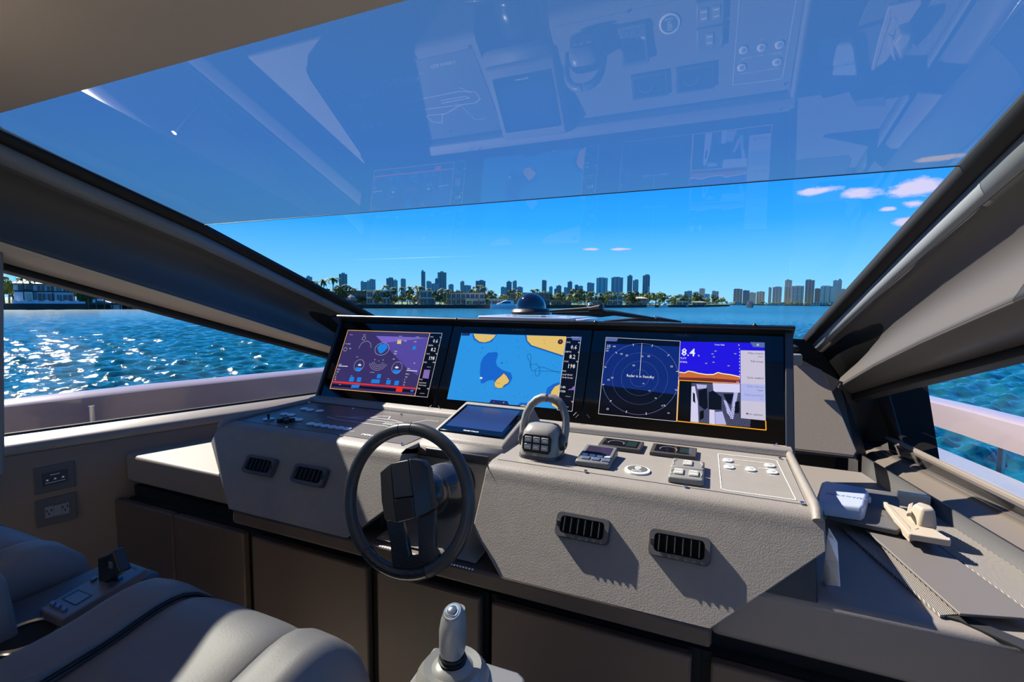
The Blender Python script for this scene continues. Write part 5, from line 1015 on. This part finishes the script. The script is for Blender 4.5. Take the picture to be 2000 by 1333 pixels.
# ------------------------------------------------------------------ villas on the island
vw = mat('villa_white', (206, 206, 202), .8); vc = mat('villa_concrete', (150, 142, 132), .8); vg = mat('villa_glass', (54, 70, 84), .15); vt = mat('villa_tan', (176, 160, 138), .8); vb = mat('villa_blue', (96, 160, 196), .6); vr = mat('villa_roof', (120, 116, 110), .8)
def villa(label, x0, x1, yt, off, M, floors=2, wins=4, roof=vr, hip=0):
    pm_ = (x0+x1)/2; D = sdist(pm_)+off; a, b = far(x0, D, SEA+1.2), far(x1, D, SEA+1.2); u = b-a; w = u.length; u.normalize(); v = Vector((-u.y, u.x, 0))
    if v.dot(depthvec(pm_)) < 0: v = -v
    H = farz(pm_, yt, D)-SEA-1.2; t = thing('villa', label, 'house', (a+b)/2, 'villas on the island ahead'); dp = max(6, w*.5)
    Q = lambda s0, s1, d0, d1, z0, z1, nm, MM, par=t: MB().hexa([a+u*(s*w)+v*d+Vector((0, 0, z)) for z in (z0, z1) for d in (d0, d1) for s in (s0, s1)]).build(nm, MM, par)
    Q(0, 1, 0, dp, -1, H*.94, 'wall', M)
    if hip: MB().loft([[a+u*(s*w)+v*d+Vector((0, 0, H*.92)) for s, d in ((-.04, -.6), (1.04, -.6), (1.04, dp+.6), (-.04, dp+.6))], [a+u*(s*w)+v*d+Vector((0, 0, H*1.12)) for s, d in ((.25, dp*.45), (.75, dp*.45), (.75, dp*.55), (.25, dp*.55))]]).build('roof', roof, t)
    else: Q(-.04, 1.04, -1.2, dp+.5, H*.94, H, 'roof', roof)
    for f in range(floors):
        z0, z1 = H*(.08+.46*f)/(1 if floors > 1 else .6), H*(.38+.46*f)/(1 if floors > 1 else .6)
        if f and not hip: Q(-.02, 1.02, -1.0, 0, H*.455, H*.50, 'floor_slab', roof)
        for k in range(wins): s = (k+.12)/wins; wn_ = Q(s, s+.76/wins, -.12, .05, z0, min(z1, H*.9), 'window', vg); Q(s+.36/wins, s+.40/wins, -.18, -.12, z0, min(z1, H*.9), 'mullion', M, wn_)
    return t
villa('grey villa partly hidden by trees at the left of the island', 672, 716, 568, 22, vc, 2, 4)
villa('white two storey glass villa left of the round sculpture', 716, 768, 567, 16, vw, 2, 4, vw)
villa('small pale blue cube house right of the round sculpture', 819, 850, 568, 18, vb, 2, 2, vw)
villa('long flat roofed glass villa left of the moored yacht', 872, 946, 571, 18, vw, 2, 8, vr)
villa('low white pool pavilion behind the moored yacht', 910, 985, 584, 10, vw, 1, 6, vw)
villa('large concrete villa with long balconies behind the dome', 996, 1074, 572, 16, vc, 2, 7, vc)
villa('low grey villa wing right of the dome', 1076, 1116, 586, 12, vc, 1, 4, vc)
villa('small house with a blue roof behind the wiper', 1157, 1177, 579, 10, vt, 2, 2, vb, 1)
villa('white terraced villa behind the wiper joint', 1177, 1216, 576, 14, vw, 2, 4, vw)
villa('tan villa with a hipped roof right of the wiper joint', 1222, 1264, 582, 14, vt, 2, 4, vt, 1)
villa('low cream house toward the right end of the island', 1310, 1345, 588, 10, vw, 1, 3, vw); villa('low tan house at the right tip of the island', 1352, 1380, 590, 10, vt, 1, 3, vt, 1)
D = sdist(812)+4; sp_ = far(812, D, SEA+1.3); rs_ = 7.5*D/FPX
sg = thing('garden_sculpture', 'round metal ring sculpture on the island sea wall', 'sculpture', sp_); MB().tube([sp_+Vector((math.cos(t)*rs_*.8*RT.x, math.cos(t)*rs_*.8*RT.y, rs_*1.1+math.sin(t)*rs_)) for t in [2*math.pi*k/24 for k in range(25)]], rs_*.28, 8).build('ring', mat('sculpture_metal', (150, 128, 108), .35, metal=.6), sg, smooth=60); MB().b2(tuple(sp_-Vector((rs_*.4, rs_*.3, .2))), tuple(sp_+Vector((rs_*.4, rs_*.3, .3)))).build('plinth', vc, sg)
hut = far(686, sdist(686)+5, SEA+1.2); th_ = thing('thatched_hut', 'round thatched hut at the left end of the island', 'hut', hut); MB().lathe([(2.2, 1.6), (1.3, 2.7), (.1, 3.6)], hut, (0, 0, 1), 12).build('roof', mat('thatch', (150, 130, 112), .95, var=.2, vscale=2), th_)
for k in range(5): q = hut+Vector((1.7*math.cos(k*1.256), 1.7*math.sin(k*1.256), 0)); MB().tube([q, q+Vector((0, 0, 1.8))], .1, 6).build('post', trunkm, th_)
# ------------------------------------------------------------------ boats
def boat(nm, label, px, dist, L_, yt, ang, M, cabin=vg, group=None):
    p = far(px, dist, SEA); H = farz(px, yt, dist)-SEA; t = thing(nm, label, 'boat', p); c, s = math.cos(ang), math.sin(ang); X = lambda a, b, z: p+Vector((a*c-b*s, a*s+b*c, z)); B = L_*.13
    st = [(-.5, 1, .42), (-.2, 1, .42), (.15, .95, .46), (.36, .6, .50), (.5, .04, .56)]
    MB().loft([[X(L_*a, -B*w*.7, -.2), X(L_*a, -B*w, H*z), X(L_*a, B*w, H*z), X(L_*a, B*w*.7, -.2)] for a, w, z in st]).build('hull', M, t, smooth=30)
    MB().loft([[X(L_*a, -B*w, H*.42), X(L_*a2, -B*w*.8, H*z), X(L_*a2, B*w*.8, H*z), X(L_*a, B*w, H*.42)] for a, a2, w, z in ((-.34, -.32, .8, .92), (-.1, -.08, .8, 1.0), (.12, .04, .75, .82), (.3, .28, .6, .5))]).build('cabin', M, t, smooth=30)
    for sg_ in (-1, 1): MB().prism([X(L_*-.22, sg_*B*.79, H*.60), X(L_*.12, sg_*B*.73, H*.58), X(L_*.04, sg_*B*.70, H*.76), X(L_*-.2, sg_*B*.72, H*.80)], (0, 0, .05)).build('cabin_window', cabin, t)
    MB().loft([[X(L_*-.45, -B*.9, H*.43), X(L_*-.36, -B*.9, H*.43), X(L_*-.36, B*.9, H*.43), X(L_*-.45, B*.9, H*.43)], [X(L_*-.45, -B*.9, H*.52), X(L_*-.36, -B*.9, H*.52), X(L_*-.36, B*.9, H*.52), X(L_*-.45, B*.9, H*.52)]]).build('stern_rail', chrome, t); return t
va = math.atan2(RT.y, RT.x)
boat('motor_yacht', 'white motor yacht moored at the island left of the dome', 985, sdist(985)-5, 11, 586, va+math.pi+.15, mat('boat_white', (226, 228, 232), .3))
boat('motor_boat', 'small white motor boat moored below the terraced villa', 1155, sdist(1155)-4, 4.6, 591, va+.3, MATS['boat_white']); boat('motor_boat', 'small white boat at the island tip near the right display', 1296, sdist(1296)-6, 5.5, 593, va+math.pi, MATS['boat_white'])
boat('dark_yacht', 'dark motor yacht seen bow-on in the channel at the right', 1466, 420, 19, 588, math.atan2(-depthvec(1466).y, -depthvec(1466).x)+.1, mat('boat_dark', (44, 50, 60), .3))
for px, d, yt, lab in ((1266, sdist(1266)-5, 560, 'sailing boat with a tall bare mast right of the tallest right tower'), (1404, 560, 583, 'small sailing boat with a short mast at the island tip')):
    p = far(px, d, SEA); t = thing('sailing_boat', lab, 'boat', p); L_ = 8; e_ = Vector((RT.x, RT.y, 0))
    MB().loft([[p+e_*L_*a+Vector((0, -w, -.2)), p+e_*L_*a+Vector((0, -w*1.2, 1)), p+e_*L_*a+Vector((0, w*1.2, 1)), p+e_*L_*a+Vector((0, w, -.2))] for a, w in ((-.5, 1), (0, 1.2), (.5, .08))]).build('hull', MATS['boat_white'], t); MB().tube([p, p+Vector((0, 0, farz(px, yt, d)-SEA))], .12, 6).build('mast', chrome, t); MB().tube([p+Vector((0, 0, 2)), p+e_*-3.2+Vector((0, 0, 2))], .08, 6).build('boom', chrome, t)
for x0, x1, yt, lab in ((1584, 1618, 591, 'low white terminal building at the foot of the teal towers'), (1436, 1449, 590, 'low white boathouse left of the dark yacht'), (1505, 1530, 593, 'low pale warehouse on the far shore'), (1622, 1650, 589, 'low white hotel at the far right shore')):
    D = 965; a, b = far(x0, D, SEA+.8), far(x1, D, SEA+.8); H = farz(x0, yt, D)-SEA-.8; t = thing('shore_building', lab, 'building', (a+b)/2); v = depthvec(x0)
    MB().hexa([p+q+Vector((0, 0, z)) for z in (-.5, H) for q in (Vector(), v*14) for p in (a, b)]).build('wall', vw, t)
    n = max(3, int((x1-x0)/5))
    for f in range(2):
        for k in range(n):
            p0_, p1_ = a.lerp(b, (k+.15)/n)-v*.3, a.lerp(b, (k+.85)/n)-v*.3; MB().hexa([p+q+Vector((0, 0, z)) for z in (H*(.15+.42*f), H*(.40+.42*f)) for q in (Vector(), v*.3) for p in (p0_, p1_)]).build('window', vg, t)
# ------------------------------------------------------------------ white house on the left shore
HD = 166; ha, hb = far(28, HD, SEA+1.4), far(145, HD, SEA+1.4); hu = (hb-ha); hw = hu.length; hu.normalize(); hv = depthvec(86)
hz = lambda py, px=80: farz(px, py, HD)-SEA-1.4
ho = thing('waterfront_house', 'white two storey house with a ribbed metal hip roof on the left shore', 'house', (ha+hb)/2)
h8 = lambda x, y: (x/6.667, 500+y/6.667)      # crop coordinates to picture
def hq(s0, s1, d0, d1, z0, z1, nm, M, par=ho): return MB().hexa([ha+hu*(s*hw)+hv*d+Vector((0, 0, z)) for z in (z0, z1) for d in (d0, d1) for s in (s0, s1)]).build(nm, M, par)
sx_ = lambda x: (x/6.667-28)/117.0
zt_, zm_, zb_ = hz(555.5), hz(569.5), 0
hwm = mat('house_white', (222, 220, 226), .8); rfm = ribbed('house_roof', (196, 196, 204), (150, 152, 162), 1.2, 0); drk = mat('house_trim', (40, 40, 46), .6)
hq(0, 1, 0, 9, -1, zt_, 'wall', hwm); hq(-.02, 1.02, -.5, -.1, zt_-.12, zt_+.12, 'eaves', drk); hq(0, 1, -.25, 0, zm_-.12, zm_+.1, 'storey_band', drk)
for (x0, x1, xr0, xr1) in ((185, 460, 300, 420), (455, 850, 590, 690)):
    a0, a1 = sx_(x0), sx_(x1); MB().loft([[ha+hu*(s*hw)+hv*d+Vector((0, 0, zt_+.1)) for s, d in ((a0-.01, -.7), (a1+.01, -.7), (a1+.01, 9.5), (a0-.01, 9.5))], [ha+hu*(s*hw)+hv*d+Vector((0, 0, hz(543.5))) for s, d in ((sx_(xr0), 4.2), (sx_(xr1), 4.2), (sx_(xr1), 5.2), (sx_(xr0), 5.2))]]).build('roof', rfm, ho)
gp = [ha+hu*(sx_(x)*hw)+hv*-.6+Vector((0, 0, hz(500+y/6.667))) for x, y in ((800, 385), (950, 385), (950, 360), (880, 335), (810, 360))]; MB().prism(gp, hv*3).build('gable', hwm, ho)
for x0, x1, y0, y1 in ((245, 425, 388, 455), (487, 582, 388, 455), (612, 705, 395, 460), (738, 800, 395, 460), (828, 910, 395, 460), (420, 470, 488, 580), (492, 588, 492, 580), (612, 705, 492, 580), (738, 800, 505, 582), (820, 945, 505, 582)):
    w_ = hq(sx_(x0), sx_(x1), -.15, .05, hz(500+y1/6.667), hz(500+y0/6.667), 'window', vg); m_ = (sx_(x0)+sx_(x1))/2; hq(m_-.004, m_+.004, -.22, -.15, hz(500+y1/6.667), hz(500+y0/6.667), 'mullion', hwm, w_)
hq(sx_(215), sx_(425), -3, 0, 0, hz(571), 'porch', hwm); MB().prism([ha+hu*(sx_(x)*hw)+hv*-3.2+Vector((0, 0, hz(500+y/6.667))) for x, y in ((205, 472), (345, 440), (470, 462), (470, 474))], hv*3).build('porch_roof', drk, ho); hq(sx_(335), sx_(410), -3.1, -3, .3, hz(574), 'porch_door', mat('door_cream', (200, 180, 150), .7), ho)
# garden wall in white panels along the water
gw_ = thing('garden_wall', 'white garden wall with posts in front of the left house', 'wall', far(80, 161, SEA+1.3)); ga, gb = far(28, 161.5, SEA+1.2), far(168, 161.5, SEA+1.2); gu = gb-ga
for k in range(7):
    p, q = ga+gu*(k/7+.01), ga+gu*((k+1)/7-.01); zh = farz(80, 589, 161)-SEA-1.2; MB().hexa([r+s+Vector((0, 0, z)) for z in (-.3, zh) for s in (Vector(), hv*.3) for r in (p, q)]).build('wall_panel', hwm, gw_); r = ga+gu*(k/7); MB().b2(tuple(r-Vector((.35, .35, .3))), tuple(r+Vector((.35, .35, zh+.3)))).build('post', hwm, gw_)
hd = thing('clipped_hedge', 'tall clipped green hedge right of the white house', 'hedge', far(165, 164, SEA+1.2)); mb = MB(); rnd = random.Random(5); h0, h1 = far(152, 164, SEA+1.2), far(191, 164, SEA+1.2); hh = farz(170, 563.5, 164)-SEA-1.2
for _ in range(1500):
    s, z, d = rnd.random(), rnd.random(), rnd.choice((0, 0, rnd.random())); 
    if d: z = 1
    p = h0.lerp(h1, s)+hv*(d*4)+Vector((0, 0, z*hh)); a = Vector((rnd.gauss(0, 1), rnd.gauss(0, 1), rnd.gauss(0, 1))).normalized()*.32; b = a.orthogonal().normalized()*.22; mb.add([p-a-b, p+a-b, p+a+b, p-a+b], [(0, 1, 2, 3)])
mb.build('foliage', leafm[1], hd, kind='stuff'); MB().hexa([p+q+Vector((0, 0, z)) for z in (0, hh*.97) for q in (hv*.2, hv*3.8) for p in (h0.lerp(h1, .02), h0.lerp(h1, .98))]).build('core', leafm[0], hd)
for px, yt, d_, w_, k_ in ((8, 538, 175, .8, 2), (18, 541, 180, .9, 1), (26, 546, 190, .9, 1), (146, 552, 170, .7, 2), (200, 568, 185, 1.1, 0), (215, 570, 190, 1.2, 3), (232, 573, 190, 1.2, 0), (250, 574, 195, 1.2, 3), (270, 576, 195, 1.2, 0), (290, 578, 195, 1.2, 3), (-30, 535, 185, .9, 1)): place(TP[k_], 'leafy tree around the white house', 'tree', px, d_, yt, 'trees around the white house', w_)
for px, yt, d_ in ((47, 535, 163), (65, 536, 164), (104, 538, 163.5), (157, 556, 162.5)): place(PP[int(px) % 3], 'slim palm before the white house', 'palm', px, d_, yt, 'palms around the white house', 1.0)
dk = thing('boat_dock', 'dark wooden dock right of the clipped hedge on the left shore', 'dock', far(250, 160, SEA)); p, q = far(172, 160, SEA), far(335, 160, SEA); zd = farz(250, 592, 160)-SEA
MB().hexa([r+s+Vector((0, 0, z)) for z in (zd-.5, zd) for s in (Vector(), hv*5) for r in (p, q)]).build('deck', mat('dock_wood', (70, 60, 52), .9), dk)
for k in range(12): r = p.lerp(q, k/11); MB().tube([r+Vector((0, 0, -1)), r+Vector((0, 0, zd+.8+(k % 3)*.4))], .16, 6).build('pile', trunkm, dk)
boat('motor_boat', 'white speedboat on the dock right of the clipped hedge', 205, 163, 8, 584, va+.1, MATS['boat_white']); boat('motor_boat', 'grey speedboat at the far end of the left dock', 262, 163, 7, 585, va+.2, mat('boat_grey', (130, 134, 140), .3))
for o in TP+PP:
    for c_ in list(o.children): bpy.data.objects.remove(c_)
    bpy.data.objects.remove(o)
for g_ in sorted({r[0] for r in ORD}):
    for k, r in enumerate(sorted([r for r in ORD if r[0] == g_], key=lambda r: r[1])): r[3]['label'] = r[2]+', '+nth(k+1)+' from the left'
